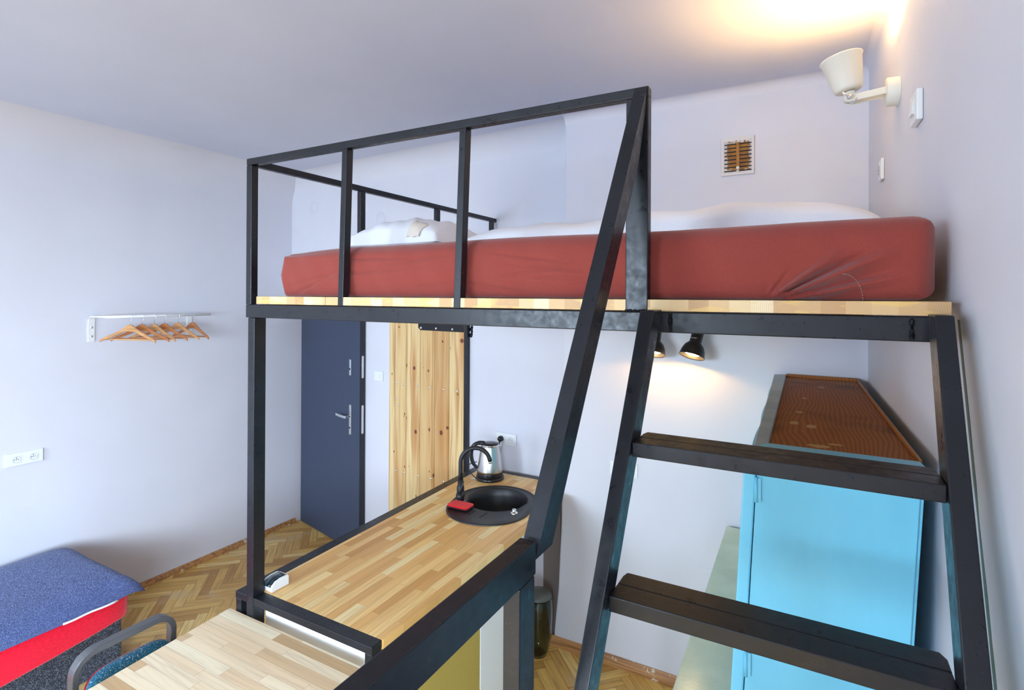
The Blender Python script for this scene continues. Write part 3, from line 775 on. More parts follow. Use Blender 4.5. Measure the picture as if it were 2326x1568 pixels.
def lumpy(x0, x1, y0, y1, zb, zt, seed, nu=90, nv=60, amp=.012, edge=.16, corner=None, tops=None, freq=9):
    rng = random.Random(seed); ph = [rng.random()*6.28 for _ in range(12)]
    def fn(sgn):
        def f(u, v):
            a, b = 2*u-1, 2*v-1
            e_ = max(0, (1-abs(a)**(2/edge*.35+1)))*max(0, (1-abs(b)**(2/edge*.25+1)))
            h = e_**.42
            x = x0+(x1-x0)*u; y = y0+(y1-y0)*v
            n = (math.sin(x*freq+ph[0]+math.sin(y*5+ph[1])*1.4)+.6*math.sin(x*freq*2.1+y*7+ph[2])+.5*math.sin(y*freq*1.6+ph[3])+.35*math.sin((x+y)*freq*3.3+ph[4]))
            zt_ = zt if tops is None else tops(x, y)
            z = zb+(zt_-zb)*h+n*amp*h if sgn > 0 else zb+.004*(1-h)
            # scalloped rim
            x += (.006*math.sin(y*18+ph[5]))*abs(a)**6; y += (.006*math.sin(x*16+ph[6]))*abs(b)**6
            if sgn > 0 : z = max(z, zb+.003)
            return (x, y, z)
        return f
    mb = MB(); mb.grid(fn(1), nu, nv); mb.grid(fn(-1), nu, nv, flip=True); return mb
def dtop(x, y):
    # silhouette heights of the duvet along x, at its crest around y = 2.15
    import bisect
    tab = ((-1.30, 2.382), (-1.1, 2.386), (-.9, 2.392), (-.7, 2.396), (-.52, 2.402), (-.40, 2.401), (-.22, 2.417), (-.09, 2.42), (.03, 2.414), (.14, 2.39))
    xs2 = [t[0] for t in tab]
    if x <= xs2[0]: return tab[0][1]
    if x >= xs2[-1]: return tab[-1][1]
    k = bisect.bisect(xs2, x)-1; t = (x-xs2[k])/(xs2[k+1]-xs2[k]); return tab[k][1]*(1-t)+tab[k+1][1]*t
ZM = 2.300
tag(lumpy(-1.19, .165, 1.70, 2.72, ZM, 2.43, 5, 150, 70, .007, .10, tops=dtop).build('duvet', WHITEC), 'white cotton duvet spread on the rust red mattress', 'duvet')
pl = thing('pillow', 'off-white pillow at the left end of the bed beside the duvet', 'pillow', (-1.6, 1.72, ZM))
def pillow_mesh(x0, x1, y0, y1, zb, h, seed=1, pinch=.10):
    rng = random.Random(seed); ph = [rng.random()*6.28 for _ in range(8)]
    def fn(s):
        def f(u, v):
            a, b = 2*u-1, 2*v-1
            w_ = (max(0, 1-a*a)*max(0, 1-b*b))**.33
            px_ = 1-pinch*(1-abs(a)**2)*b*b if False else 1
            x = (x0+x1)/2+(x1-x0)/2*a*(1-pinch*(1-b*b)); y = (y0+y1)/2+(y1-y0)/2*b*(1-pinch*(1-a*a))
            wr = .004*math.sin(a*9+ph[0]+b*4)+.003*math.sin(a*17+b*11+ph[1])
            z = zb+h*.14+s*(h*.86 if s > 0 else h*.14)*w_+(wr*w_ if s > 0 else 0)
            if s > 0: z -= .0
            return (x, y, z)
        return f
    mb = MB(); mb.grid(fn(1), 48, 40); mb.grid(fn(-1), 48, 40, flip=True); mb.col = fn(1); return mb
pm = pillow_mesh(-1.675, -1.205, 1.60, 2.02, ZM-.002, .135, 3, .05)
# tilt: raise towards the right
pm.v = [(x, y, z+(.0)) for x, y, z in pm.v]
pm.build('pillow_body', WHITEC, pl)
cl = MB()
def flap(u, v):
    x, y, z = pm.col(.70+.12*u+.03*v, .001+.12*v**2.6); return (x, y-.004, z+.005+.002*math.sin(u*9+v*3))
cl.grid(flap, 16, 18)
tag(cl.build('pillowcase_flap', CREAM, pl, solid=.006), 'x', 'x')
o = COL.objects[-1]
for k in ('label', 'category'):
    if k in o: del o[k]
o['label'] = 'cream folded cloth flap'

# ------------------------------------------------------------------ kitchen counter
e = thing('counter_frame', 'black steel frame on legs holding the beech worktop under the loft', 'counter frame', (-1.65, 2.3, 0))
CT = .94
bar('front_bar', (-2.020, YF+.0, CT-.028), (-1.9535, YF+.05, CT), e)
bar('front_bar', (-1.9105, YF+.0, CT-.028), (-1.296, YF+.05, CT), e)
mb = MB(); mb.hexa([(-2.022, YF+.0505, CT-.028), (-1.962, YF+.0505, CT-.028), (-1.997, 3.19, CT-.028), (-2.057, 3.19, CT-.028), (-2.022, YF+.0505, CT), (-1.962, YF+.0505, CT), (-1.997, 3.19, CT), (-2.057, 3.19, CT)])
mb.build('left_bar', BLACK, e, bevel=.003)
bar('back_bar', (-1.996, 3.165, CT-.028), (-1.372, 3.212, CT), e)
for x0, y0 in ((-2.02, YF+.002), (-1.330, YF+.002)): bar('leg', (x0, y0, 0), (x0+.033, y0+.046, CT-.0285), e)
for x0, y0 in ((-2.045, 3.16), (-1.46, 3.16)): bar('leg', (x0, y0, 0), (x0+.033, y0+.046, CT-.0285), e)
SC_ = (-1.605, 2.728)      # basin centre
def sink_outline(r, n=48):
    pts = []
    c0, c1 = (-1.612, 2.722), (-1.585, 2.600)
    ax = Vector((c1[0]-c0[0], c1[1]-c0[1], 0)).normalized(); per = math.atan2(ax.y, ax.x)
    for k in range(n//2+1): a = per+PI/2+PI*k/(n//2); pts.append((c0[0]+r*math.cos(a), c0[1]+r*math.sin(a)))
    for k in range(n//2+1): a = per-PI/2+PI*k/(n//2); pts.append((c1[0]+r*math.cos(a), c1[1]+r*math.sin(a)))
    return pts
# worktop with a cut-out for the basin: built as rings round the hole
def worktop():
    x0, x1, y0, y1 = -1.9615, -1.291, YF+.0505, 3.1645
    hole = sink_outline(.215); n = len(hole)
    out = []
    cx_, cy_ = SC_[0], 2.66
    for hx, hy in hole:
        dx, dy = hx-cx_, hy-cy_
        ta, tb = 9, 9
        nx_, ny_ = .105, .081; cc_ = nx_*x1+ny_*2.93; dn = nx_*dx+ny_*dy
        if dn > 1e-6: ta = (cc_-nx_*cx_-ny_*cy_)/dn
        if dx > 1e-6: tb = (-1.372-cx_)/dx
        t = min(max(ta, tb) if dy > 0 else 9, (x1-cx_)/dx if dx > 1e-6 else 9, (x0-cx_)/dx if dx < -1e-6 else 9, (y1-cy_)/dy if dy > 1e-6 else 9, (y0-cy_)/dy if dy < -1e-6 else 9)
        out.append((cx_+dx*t, cy_+dy*t))
    me = bmesh.new()
    # simple: outer rectangle corners inserted by angle
    ang = lambda p: math.atan2(p[1]-cy_, p[0]-cx_)
    xl = lambda y: x0-.035*(y-y0)/(y1-y0)
    mb = MB(); zt, zb = CT+.0, CT-.032
    corners = [(x1, 2.93), (-1.372, 3.035), (-1.372, y1), (x0, y1), (x0, y0), (x1, y0)]
    for (z, fl) in ((zt, False), (zb, True)):
        for i in range(n):
            a, b = i, (i+1) % n
            q = [hole[a], out[a]]
            # corner between the two rays
            for c in corners:
                aa, ab, ac = ang(out[a]), ang(out[b]), ang(c)
                d1 = (ac-aa) % (2*PI); d2 = (ab-aa) % (2*PI)
                if 0 < d1 < d2 < PI: q.append(c)
            if len(q) > 3: q[2:] = sorted(q[2:], key=lambda c: (ang(c)-ang(out[a])) % (2*PI))
            q += [out[b], hole[b]]
            if math.hypot(hole[a][0]-hole[b][0], hole[a][1]-hole[b][1]) < 1e-6: continue
            vs = [(xl(p[1]) if abs(p[0]-x0) < 1e-5 else p[0], p[1], z) for p in q]
            mb.add(vs, [tuple(range(len(vs)))[::-1] if fl else tuple(range(len(vs)))])
    # side walls
    c = [(x0, y0), (x1, y0), (x1, 2.93), (-1.372, 3.035), (-1.372, y1), (xl(y1), y1)]
    for i in range(6):
        a, b = c[i], c[(i+1) % 6]; mb.add([(*a, zb), (*b, zb), (*b, zt), (*a, zt)], [(0, 1, 2, 3)])
    for i in range(n):
        a, b = hole[i], hole[(i+1) % n]; mb.add([(*a, zb), (*b, zb), (*b, zt), (*a, zt)], [(3, 2, 1, 0)])
    return tag(mb.build('worktop', BEECH), 'long finger-jointed beech worktop with the black sink set into its far end', 'worktop')
worktop()
k1 = thing('kitchen_cabinet', 'kitchen cabinet with golden brown door below the near part of the worktop', 'cabinet', (-1.62, 1.75, .06), 'cabinets under the worktop')
box((-1.905, YF+.0515, .06), (-1.345, YF+.068, CT-.034)).build('end_panel', WHITEG, k1, bevel=.001)
box((-1.905, YF+.0685, .06), (-1.89, 2.066, CT-.034)).build('back_panel', WHITEG, k1)
box((-1.889, YF+.0685, .06), (-1.322, 2.066, .08)).build('base_panel', WHITEG, k1)
box((-1.889, YF+.0685, .896), (-1.3215, 2.066, .906)).build('cabinet_rail', WHITEG, k1)
gp = box((-1.32, 1.45, .085), (-1.302, 2.066, .893)).build('cabinet_door', GOLD, k1, bevel=.001); gp['label'] = 'golden brown cabinet door'
k2 = thing('kitchen_cabinet', 'white kitchen cabinet below the sink end of the worktop', 'cabinet', (-1.62, 2.28, .05), 'cabinets under the worktop')
box((-1.905, 2.0685, .05), (-1.89, 2.50, CT-.034)).build('back_panel', WHITEG, k2)
box((-1.889, 2.0685, .05), (-1.322, 2.084, .70)).build('side_panel', WHITEG, k2)
box((-1.889, 2.484, .05), (-1.322, 2.50, .70)).build('side_panel', WHITEG, k2)
box((-1.889, 2.0845, .05), (-1.322, 2.4835, .07)).build('base_panel', WHITEG, k2)
box((-1.3215, 2.070, .05), (-1.300, 2.50, .905)).build('cabinet_door', WHITEG, k2, bevel=.002)
sp0 = tag(box((-1.500, 3.125, .0), (-1.383, 3.140, .905)).build('filler_panel', m_paint('grey_brown_board', (.16, .135, .12), .6), bevel=.001), 'narrow grey-brown filler panel beside the glass jar behind the counter', 'panel')  # added dark panel, its colour stands in for shade in the recess gap
# sink
s = thing('sink', 'round black composite sink with drainer set into the beech worktop', 'sink', (SC_[0], SC_[1], CT))
def sink():
    out = sink_outline(.236, 72); out_in = sink_outline(.229, 72); n = len(out)
    # basin rim: circle slightly below; flange surface spans outline -> basin circle
    mb = MB(); z0 = CT+.0005; zt = CT+.008
    bc = SC_; br = .181
    def circ(p, r):   # point on basin circle in the direction of outline point
        dx, dy = p[0]-bc[0], p[1]-bc[1]; L = math.hypot(dx, dy); return (bc[0]+dx/L*r, bc[1]+dy/L*r)
    rings = [[(*p, z0) for p in out], [(*p, z0+.005) for p in out], [(*p, zt) for p in out_in]]
    for t in (.04, .5, .93):
        rings.append([(p[0]+(circ(p, br)[0]-p[0])*t, p[1]+(circ(p, br)[1]-p[1])*t, zt-(.004 if .02 < t < .95 else .0)) for p in out_in])
    for r, z in ((br, zt-.001), (br-.006, zt-.006), (br-.012, CT-.04), (br-.02, CT-.12), (br-.05, CT-.165), (.03, CT-.175), (.004, CT-.176)):
        rings.append([(*circ(p, r), z) for p in out_in])
    for ri in rings: mb.v += ri
    for k in range(len(rings)-1):
        for i in range(n):
            j = (i+1) % n; mb.f.append((k*n+i, k*n+j, k*n+n+j, k*n+n+i)); mb.sm.append(True)
    return mb.build('sink_basin', BPLAST, s)
sk = sink()
# grooves of the drainer
for k in range(3):
    a = (-1.70+.07*k, 2.455+.005*k); b = (-1.64+.055*k, 2.53)
    MB().box((a[0], a[1], CT+.004), (a[0]+.004, a[1]+.07, CT+.0065)).build('drainer_ridge', BPLAST, s)
MB().lathe([(.028, 0), (.028, .003), (.022, .006), (.0005, .006)], (SC_[0], SC_[1], CT-.175), (0, 0, 1), 24).build('drain', CHROME, s)
kb = MB(); kb.lathe([(.020, 0), (.020, .004), (.018, .006), (.0105, .007), (.0105, .007), (.012, .020), (.0105, .023), (.0005, .0235)], (-1.425, 2.602, CT+.004), (0, 0, 1), 24); kb.build('plug_knob', CHROME, s)
# faucet
f = thing('faucet', 'matt black swan-neck mixer tap standing beside the black sink', 'tap', (-1.776, 2.603, CT+.006))
fx, fy = -1.776, 2.603
fb = MB(); fb.lathe([(.0275, .0065), (.0275, .0085)], (fx, fy, CT), (0, 0, 1), 28, cap1=True); fb.build('base_ring', CHROME, f)
fb = MB(); fb.lathe([(.0215, .009), (.0215, .085), (.020, .092), (.0165, .095), (.0165, .13)], (fx, fy, CT), (0, 0, 1), 28, cap1=True)
hd = Vector((.40, -.9, -.05)).normalized()
fb.lathe([(.0245, 0), (.0245, .022), (.019, .032), (.0165, .050), (.0005, .052)], (fx+.002, fy, CT+.045), (hd.x, hd.y, hd.z), 24); tb_ = fb.build('tap_body', BPLAST, f)
MB().tube([(fx+.020, fy-.035, CT+.058), (fx+.030, fy-.03, CT+.095), (fx+.038, fy-.028, CT+.135)], [.0055, .005, .0045], 10).build('lever', BPLAST, tb_)
ux, uy = Vector((.165, .10)).normalized()
pts = [(fx, fy, CT+.12), (fx, fy, CT+.17), (fx, fy, CT+.225)]
rr = .0835
for k in range(1, 20):
    a = PI-(PI*.93)*k/19; pts.append((fx+ux*(rr+rr*math.cos(a)), fy+uy*(rr+rr*math.cos(a)), CT+.225+rr*math.sin(a)))
tp = pts[-1]; dr = (Vector(pts[-1])-Vector(pts[-2])).normalized(); pts.append(tuple(Vector(tp)+dr*.012))
MB().tube(pts, .0125, 16).build('spout', BPLAST, f)
MB().tube([tuple(Vector(pts[-1])-dr*.001), tuple(Vector(pts[-1])+dr*.012)], .0115, 16).build('aerator', CHROME, f)
# sponge
def rounded(x0, x1, y0, y1, z0, z1, r, wav=0):
    mb = MB(); pts = []
    for cx_, cy_, a0 in ((x1-r, y1-r, 0), (x0+r, y1-r, PI/2), (x0+r, y0+r, PI), (x1-r, y0+r, 1.5*PI)):
        for k in range(5): a = a0+PI/2*k/4; pts.append((cx_+r*math.cos(a), cy_+r*math.sin(a), z0))
    if wav: pts = [(x, y+wav*math.exp(-((x-(x0+x1)/2)/.02)**2)*(1 if y < (y0+y1)/2 else 0), z) for x, y, z in pts]
    mb.prism(pts, (0, 0, z1-z0), True); return mb
sp = thing('sponge', 'red dish sponge on the drainer of the black sink', 'sponge', (-1.72, 2.53, CT+.009))
rounded(-1.787, -1.656, 2.485, 2.565, CT+.0085, CT+.017, .018, .006).build('scouring_layer', m_paint('dark_red_scourer', (.10, .01, .014), .9), sp, bevel=.002)
rounded(-1.789, -1.654, 2.483, 2.567, CT+.0172, CT+.024, .018, .006).build('sponge_top', REDSP, sp, bevel=.002)
# kettle
kx, ky = -1.838, 3.028; kz = CT+.0005
k_ = thing('kettle', 'stainless steel electric kettle with black handle and base at the back of the worktop', 'kettle', (kx, ky, kz))
MB().lathe([(.088, 0), (.092, .004), (.090, .018), (.082, .022)], (kx, ky, kz), (0, 0, 1), 40, cap0=True, cap1=True).build('power_base', BLPL, k_)
MB().lathe([(.083, .0225), (.084, .028), (.082, .048), (.0815, .050)], (kx, ky, kz), (0, 0, 1), 40, cap0=True, cap1=True).build('kettle_foot', BLPL, k_)
MB().lathe([(.0815, .0505), (.081, .06), (.074, .12), (.064, .19), (.058, .212), (.0575, .214)], (kx, ky, kz), (0, 0, 1), 48, cap0=True, cap1=True).build('kettle_body', BRUSH, k_)
MB().lathe([(.0575, .2145), (.059, .218), (.0575, .223)], (kx, ky, kz), (0, 0, 1), 40, cap1=True).build('lid_ring', CHROME, k_)
MB().lathe([(.055, .2232), (.054, .229), (.03, .234), (.0005, .235)], (kx, ky, kz), (0, 0, 1), 40).build('lid', BLPL, k_)
cr = Vector((.8742, .4855, 0))      # image right
hdv = -cr
def K_(a, z, b=0): p = Vector((kx, ky, kz))+cr*a+Vector((cr.y*-1, cr.x, 0))*b; return (p.x, p.y, p.z+z)
pts = [K_(-.035, .228), K_(-.07, .232), K_(-.10, .222), K_(-.118, .195), K_(-.122, .155), K_(-.116, .115), K_(-.103, .088), K_(-.082, .07)]
N_ = len(pts)
sm_pts = []
for i in range(N_-1):
    for t in (0, .33, .66): sm_pts.append(tuple(Vector(pts[i]).lerp(Vector(pts[i+1]), t)))
sm_pts.append(pts[-1])
for _ in range(3): sm_pts = [sm_pts[0]]+[tuple((Vector(sm_pts[i-1])+Vector(sm_pts[i])*2+Vector(sm_pts[i+1]))/4) for i in range(1, len(sm_pts)-1)]+[sm_pts[-1]]
MB().tube(sm_pts, [.014]*4+[.0125]*(len(sm_pts)-8)+[.011]*4, 12).build('handle', BLPL, k_)
sp_ = MB(); a = K_(.045, .205, -.020); b = K_(.045, .205, .020); c = K_(.083, .214); d = K_(.062, .13, 0); t2 = K_(.05, .214, 0)
sp_.add([K_(.050, .2125, -.022), K_(.050, .2125, .022), K_(.078, .213), K_(.0675, .14)], [(0, 2, 3), (1, 3, 2), (0, 1, 2), (0, 3, 1)]); sp_.build('spout', BRUSH, k_)
cord = [K_(-.07, .006, -.05), K_(-.10, .02, -.03), K_(-.135, .045, .0), K_(-.15, .07, .03), K_(-.13, .085, .06), K_(-.09, .082, .085)]
q = []
for i in range(len(cord)-1):
    for t in (0, .5): q.append(Vector(cord[i]).lerp(Vector(cord[i+1]), t))
q.append(Vector(cord[-1]))
for _ in range(3): q = [q[0]]+[(q[i-1]+q[i]*2+q[i+1])/4 for i in range(1, len(q)-1)]+[q[-1]]
MB().tube([tuple(p) for p in q], .003, 8).build('power_cord', BLPL, k_)
# white enclosure on the counter
wbx = thing('timer_box', 'small white box with smoked blue lid on the worktop beside the steel post', 'box', (-1.905, 1.48, CT))
pr = [(1.438, 0), (1.518, 0), (1.518, .034), (1.512, .040), (1.480, .041), (1.455, .036), (1.442, .026), (1.438, .018)]
MB().prism([(-1.877, y, CT+.001+z) for y, z in pr], (-.007, 0, 0)).build('side_wall', PLAST, wbx, bevel=.001)
MB().prism([(-1.933, y, CT+.001+z) for y, z in pr], (-.007, 0, 0)).build('side_wall', PLAST, wbx, bevel=.001)
MB().box((-1.9325, 1.440, CT+.001), (-1.8845, 1.517, CT+.017)).build('box_body', PLAST, wbx)
MB().box((-1.9325, 1.512, CT+.017), (-1.8845, 1.5175, CT+.039)).build('back_wall', PLAST, wbx)
pg = [(1.439, .018), (1.443, .0265), (1.456, .0365), (1.480, .0405), (1.511, .0395)]
mb = MB(); mb.grid(lambda u, v: (-1.9325+.048*u, *[a for a in ((lambda i, t: (pg[i][0]*(1-t)+pg[i+1][0]*t, CT+.001+pg[i][1]*(1-t)+pg[i+1][1]*t))(min(3, int(v*4)), v*4-min(3, int(v*4))))]), 2, 12); mb.build('lens', SMOKE, wbx, solid=.0015)
MB().lathe([(.018, .0), (.018, .012), (.0005, .013)], (-1.908, 1.485, CT+.018), (0, 0, 1), 24).build('dial', GREYPL, wbx)

# ------------------------------------------------------------------ low table in front
t_ = thing('table', 'table with pale beech butcher-block top against the end of the kitchen counter', 'table', (-1.7, .8, 0))
ZT = .865
MB().hexa([(-1.985, .42, ZT-.028), (-1.338, .42, ZT-.028), (-1.338, YF-.003, ZT-.028), (-2.05, YF-.003, ZT-.028),
           (-1.985, .42, ZT), (-1.338, .42, ZT), (-1.338, YF-.003, ZT), (-2.05, YF-.003, ZT)]).build('table_top', TABLEW, t_, bevel=.002)
for x, y in ((-1.97, 1.32), (-1.38, 1.32), (-1.94, .46), (-1.38, .46)): box((x, y, 0), (x+.035, y+.035, ZT-.0285)).build('leg', BLACK, t_, bevel=.002)
box((-1.93, 1.325, ZT-.075), (-1.382, 1.345, ZT-.0287)).build('apron', BLACK, t_)
# chair
c_ = thing('chair', 'chair with grey metal loop back and teal tweed cushion tucked at the table', 'chair', (-2.28, 1.1, 0))
def loop(x, y0, y1, zt, r, zb):
    pts = []; n = 9
    pts.append((x, y0, zb))
    for k in range(n): a = PI-PI/2*k/(n-1); pts.append((x, y0+r+r*math.cos(a), zt-r+r*math.sin(a)))
    for k in range(n): a = PI/2-PI/2*k/(n-1); pts.append((x, y1-r+r*math.cos(a), zt-r+r*math.sin(a)))
    pts.append((x, y1, zb)); return pts
lp = loop(0, .952, 1.292, .822, .068, .43)
lp = [(-2.30-(p[2]-.82)*-.06, p[1], p[2]) for p in lp]
ups = []
for i in range(len(lp)):
    t = (Vector(lp[min(i+1, len(lp)-1)])-Vector(lp[max(i-1, 0)])).normalized(); nrm = Vector((1, 0, 0)).cross(t).normalized(); ups.append(tuple(nrm*.0115))
MB().strip(lp, [(.019, 0, 0)]*len(lp), ups).build('back_frame', GREYM, c_, bevel=.004, seg=3)
bc = MB()
def backcush(u, v):
    a = 2*PI*u; return None
def cushion(cx_, cy_, cz, hx, hy, hz, mat, name, par, p=.35, nu=40, nv=20, fn=None):
    mb = MB()
    for j in range(nv+1):
        ph = -PI/2+PI*j/nv
        for i in range(nu+1):
            th = -PI+2*PI*i/nu
            cc = lambda v, q: math.copysign(abs(v)**q, v)
            x = hx*cc(math.cos(ph), p)*cc(math.cos(th), p); y = hy*cc(math.cos(ph), p)*cc(math.sin(th), p); z = hz*cc(math.sin(ph), p)
            q = (cx_+x, cy_+y, cz+z); mb.v.append(fn(q) if fn else q)
    for j in range(nv):
        for i in range(nu):
            a = j*(nu+1)+i; mb.f.append((a, a+1, a+nu+2, a+nu+1)); mb.sm.append(True)
    return mb.build(name, mat, par)
cushion(-2.265, 1.122, .635, .026, .150, .125, TEAL, 'back_cushion', c_, .5)
cushion(-2.292, 1.122, .632, .008, .146, .118, REDV, 'back_cushion_lining', c_, .5)
cushion(-2.08, 1.122, .455, .20, .19, .035, TEAL, 'seat', c_, .4)
for y in (.955, 1.288):
    MB().tube([(-1.90, y, .40), (-1.89, y, .0)], .012, 12).build('leg', GREYM, c_)
    MB().tube([(-2.28, y, .44), (-2.32, y, .0)], .012, 12).build('leg', GREYM, c_)
    MB().tube([(-2.29, y, .415), (-1.89, y, .405)], .012, 12).build('seat_rail', GREYM, c_)

# ------------------------------------------------------------------ sofa and its cushion
s_ = thing('sofa_bed', 'red velvet sofa bed with dark grey woven base along the left wall', 'sofa', (-3.8, .6, 0))
box((-4.215, -.35, .0), (-3.475, 1.672, .29)).build('base', TWEED, s_, bevel=.012, seg=3)
def sofa_top(q):
    x, y, z = q
    if z < .34: z -= .11*max(0, (1.6-y))*min(1, (.34-z)/.03)
    return (x+.006*math.sin(y*6+z*9), y, z+.004*math.sin(y*4))
cushion(-3.80, .66, .352, .405, 1.035, .071, REDV, 'seat_cushion', s_, .14, 120, 40, sofa_top)
dc = thing('seat_topper', 'long navy melange cushion lying on the red sofa bed', 'cushion', (-3.8, .6, .43))
def topper():
    x0, x1, y0, y1 = -4.235, -3.362, -.4, 1.738; nx, ny = 60, 120
    def f(s):
        def fn(u, v):
            x = x0+(x1-x0)*u; y = y0+(y1-y0)*v
            a = 2*u-1; b = 2*v-1
            w_ = (max(0., 1-abs(a)**3.2)**.55)*(max(0., 1-abs(b)**16)**.5)
            edge = abs(b)**30
            h = .150*w_*(1-.22*u)*(.72+.28*v**3)
            sag = -.004
            if u > .93: sag -= .025*((u-.93)/.07)**2
            z = .4265+(h if s > 0 else 0)+(.0 if s > 0 else .001)
            if s > 0: z = .4265 if (u in (0., 1.) or v in (0., 1.)) else max(z, .436)+.024*(1-w_)*min(1., v*4)+.004*math.sin(y*7+x*5)*w_
            # the end droops and curls beyond the sofa
            if v > .955:
                t = (v-.955)/.045; z -= .012*t*t*(1-u*.2) if s > 0 else 0.0
                x += .0
            if u > .88 and v > .93: z += (.010*math.sin((v-.93)/.07*PI))
            # far right corner stretches out
            y -= .06*(1-abs(a)**2)*max(0, (v-.9)/.1)**2*.8
            return (x, y, z)
        return fn
    mb = MB(); mb.grid(f(1), nx, ny); mb.grid(f(-1), nx, ny, flip=True); return mb
topper().build('topper_cover', DENIM, dc)
mb = MB(); mb.tube([(-3.352+.004*math.sin(i), 1.34+i*.025, .4335) for i in range(11)], .0055, 8); mb.build('white_piping', WHITEC, dc)

# ------------------------------------------------------------------ hangers on the wall rail
r_ = thing('clothes_rail', 'white metal wall rail holding wooden hangers on the left wall', 'clothes rail', (XL, 2.2, 1.9))
def bracket(y, tw):
    mb = MB()
    pts = [(XL+.004, y, 1.798), (XL+.004, y, 1.92), (XL+.006, y, 1.945), (XL+.018, y, 1.961), (XL+.04, y, 1.967), (XL+.10, y, 1.968), (XL+.18, y, 1.969), (-4.0, y, 1.970)]
    wd = [.019, .019, .019, .019, .019, .017, .012, .010]
    ups = [(.004, 0, 0), (.004, 0, 0), (.004, 0, .0015), (.003, 0, .003), (0, 0, .004), (0, 0, .004), (0, 0, .006), (0, 0, .008)]
    mb.strip(pts, [(0, w_, 0) for w_ in wd], ups)
    return mb.build('bracket', WHITEM, r_, bevel=.0015)
for y in (1.845, 2.50):
    b = bracket(y, 0)
    for z in (1.895, 1.835): MB().lathe([(.0075, 0), (.006, .003), (.0005, .0035)], (XL+.0085, y, z), (1, 0, 0), 14).build('screw', SATIN, b)
MB().tube([(-4.0, 1.825, 1.970), (-4.0, 2.515, 1.970)], .0085, 14).build('rail', WHITEM, r_)
def hanger_proto(hw, mat):
    """wooden suit hanger, local origin at the hook top; spans x from -hw to hw"""
    h = thing('coat_hanger', 'x', 'hanger', (0, 0, 0))
    # body: curved shoulder pieces
    for s_g in (1,):
        pts = []; sd = []; up = []
        top = -.078
        prof = [(-1, -.178, .008), (-.97, -.172, .0095), (-.85, -.160, .010), (-.6, -.140, .011), (-.4, -.122, .0125), (-.22, -.102, .015), (-.12, -.094, .021), (-.06, -.090, .024), (0, -.089, .025)]
        prof = prof+[(-a, b, c) for a, b, c in prof[-2::-1]]
        for a, z, hh in prof:
            bow = .018*a*a
            pts.append((a*hw, -bow, z)); sd.append((0, .0085-.0025*abs(a), 0)); up.append((0, 0, hh*.92))
        mb = MB(); mb.strip(pts, sd, up); mb.build('hanger_body', mat, h, bevel=.004, seg=3)
    MB().tube([(-hw*.86, -.013, -.165), (-hw*.4, -.006, -.166), (hw*.4, -.006, -.166), (hw*.86, -.013, -.165)], .0052, 10).build('trouser_bar', mat, h)
    pts = [(0, 0, -.066), (0, 0, -.052), (.004, 0, -.045), (.014, 0, -.032)]
    for k in range(10): a = -PI*.2+PI*1.18*k/9; pts.append((.001+.0145*math.cos(a), 0, -.0145+.0145*math.sin(a)-.0))
    MB().tube(pts, .0017, 8).build('hook', CHROME, h)
    return h
LAB = ['pale wooden coat hanger, nearest on the rail and leftmost', 'amber wooden coat hanger, second from the left on the rail', 'wooden coat hanger, third from the left on the rail',
       'amber wooden coat hanger, fourth from the left on the rail', 'wooden coat hanger, fifth from the left on the rail', 'amber wooden coat hanger at the far right end of the rail']
protos = [hanger_proto(.21, HANG[0]), hanger_proto(.21, HANG[1])]
spec = [(1.961, 20, 0), (2.036, 24, 1), (2.114, 12, 0), (2.182, 16, 1), (2.276, 12, 0), (2.381, 2, 1)]
used = set()
for i, (y, an, k) in enumerate(spec):
    h = protos[k] if k not in used else dup(protos[k]); used.add(k)
    h.location = (-4.0, y, 1.9815); h.rotation_euler = (0, 0, math.radians(an)); h['label'] = LAB[i]; h['category'] = 'hanger'; h['group'] = 'wooden hangers on the wall rail'

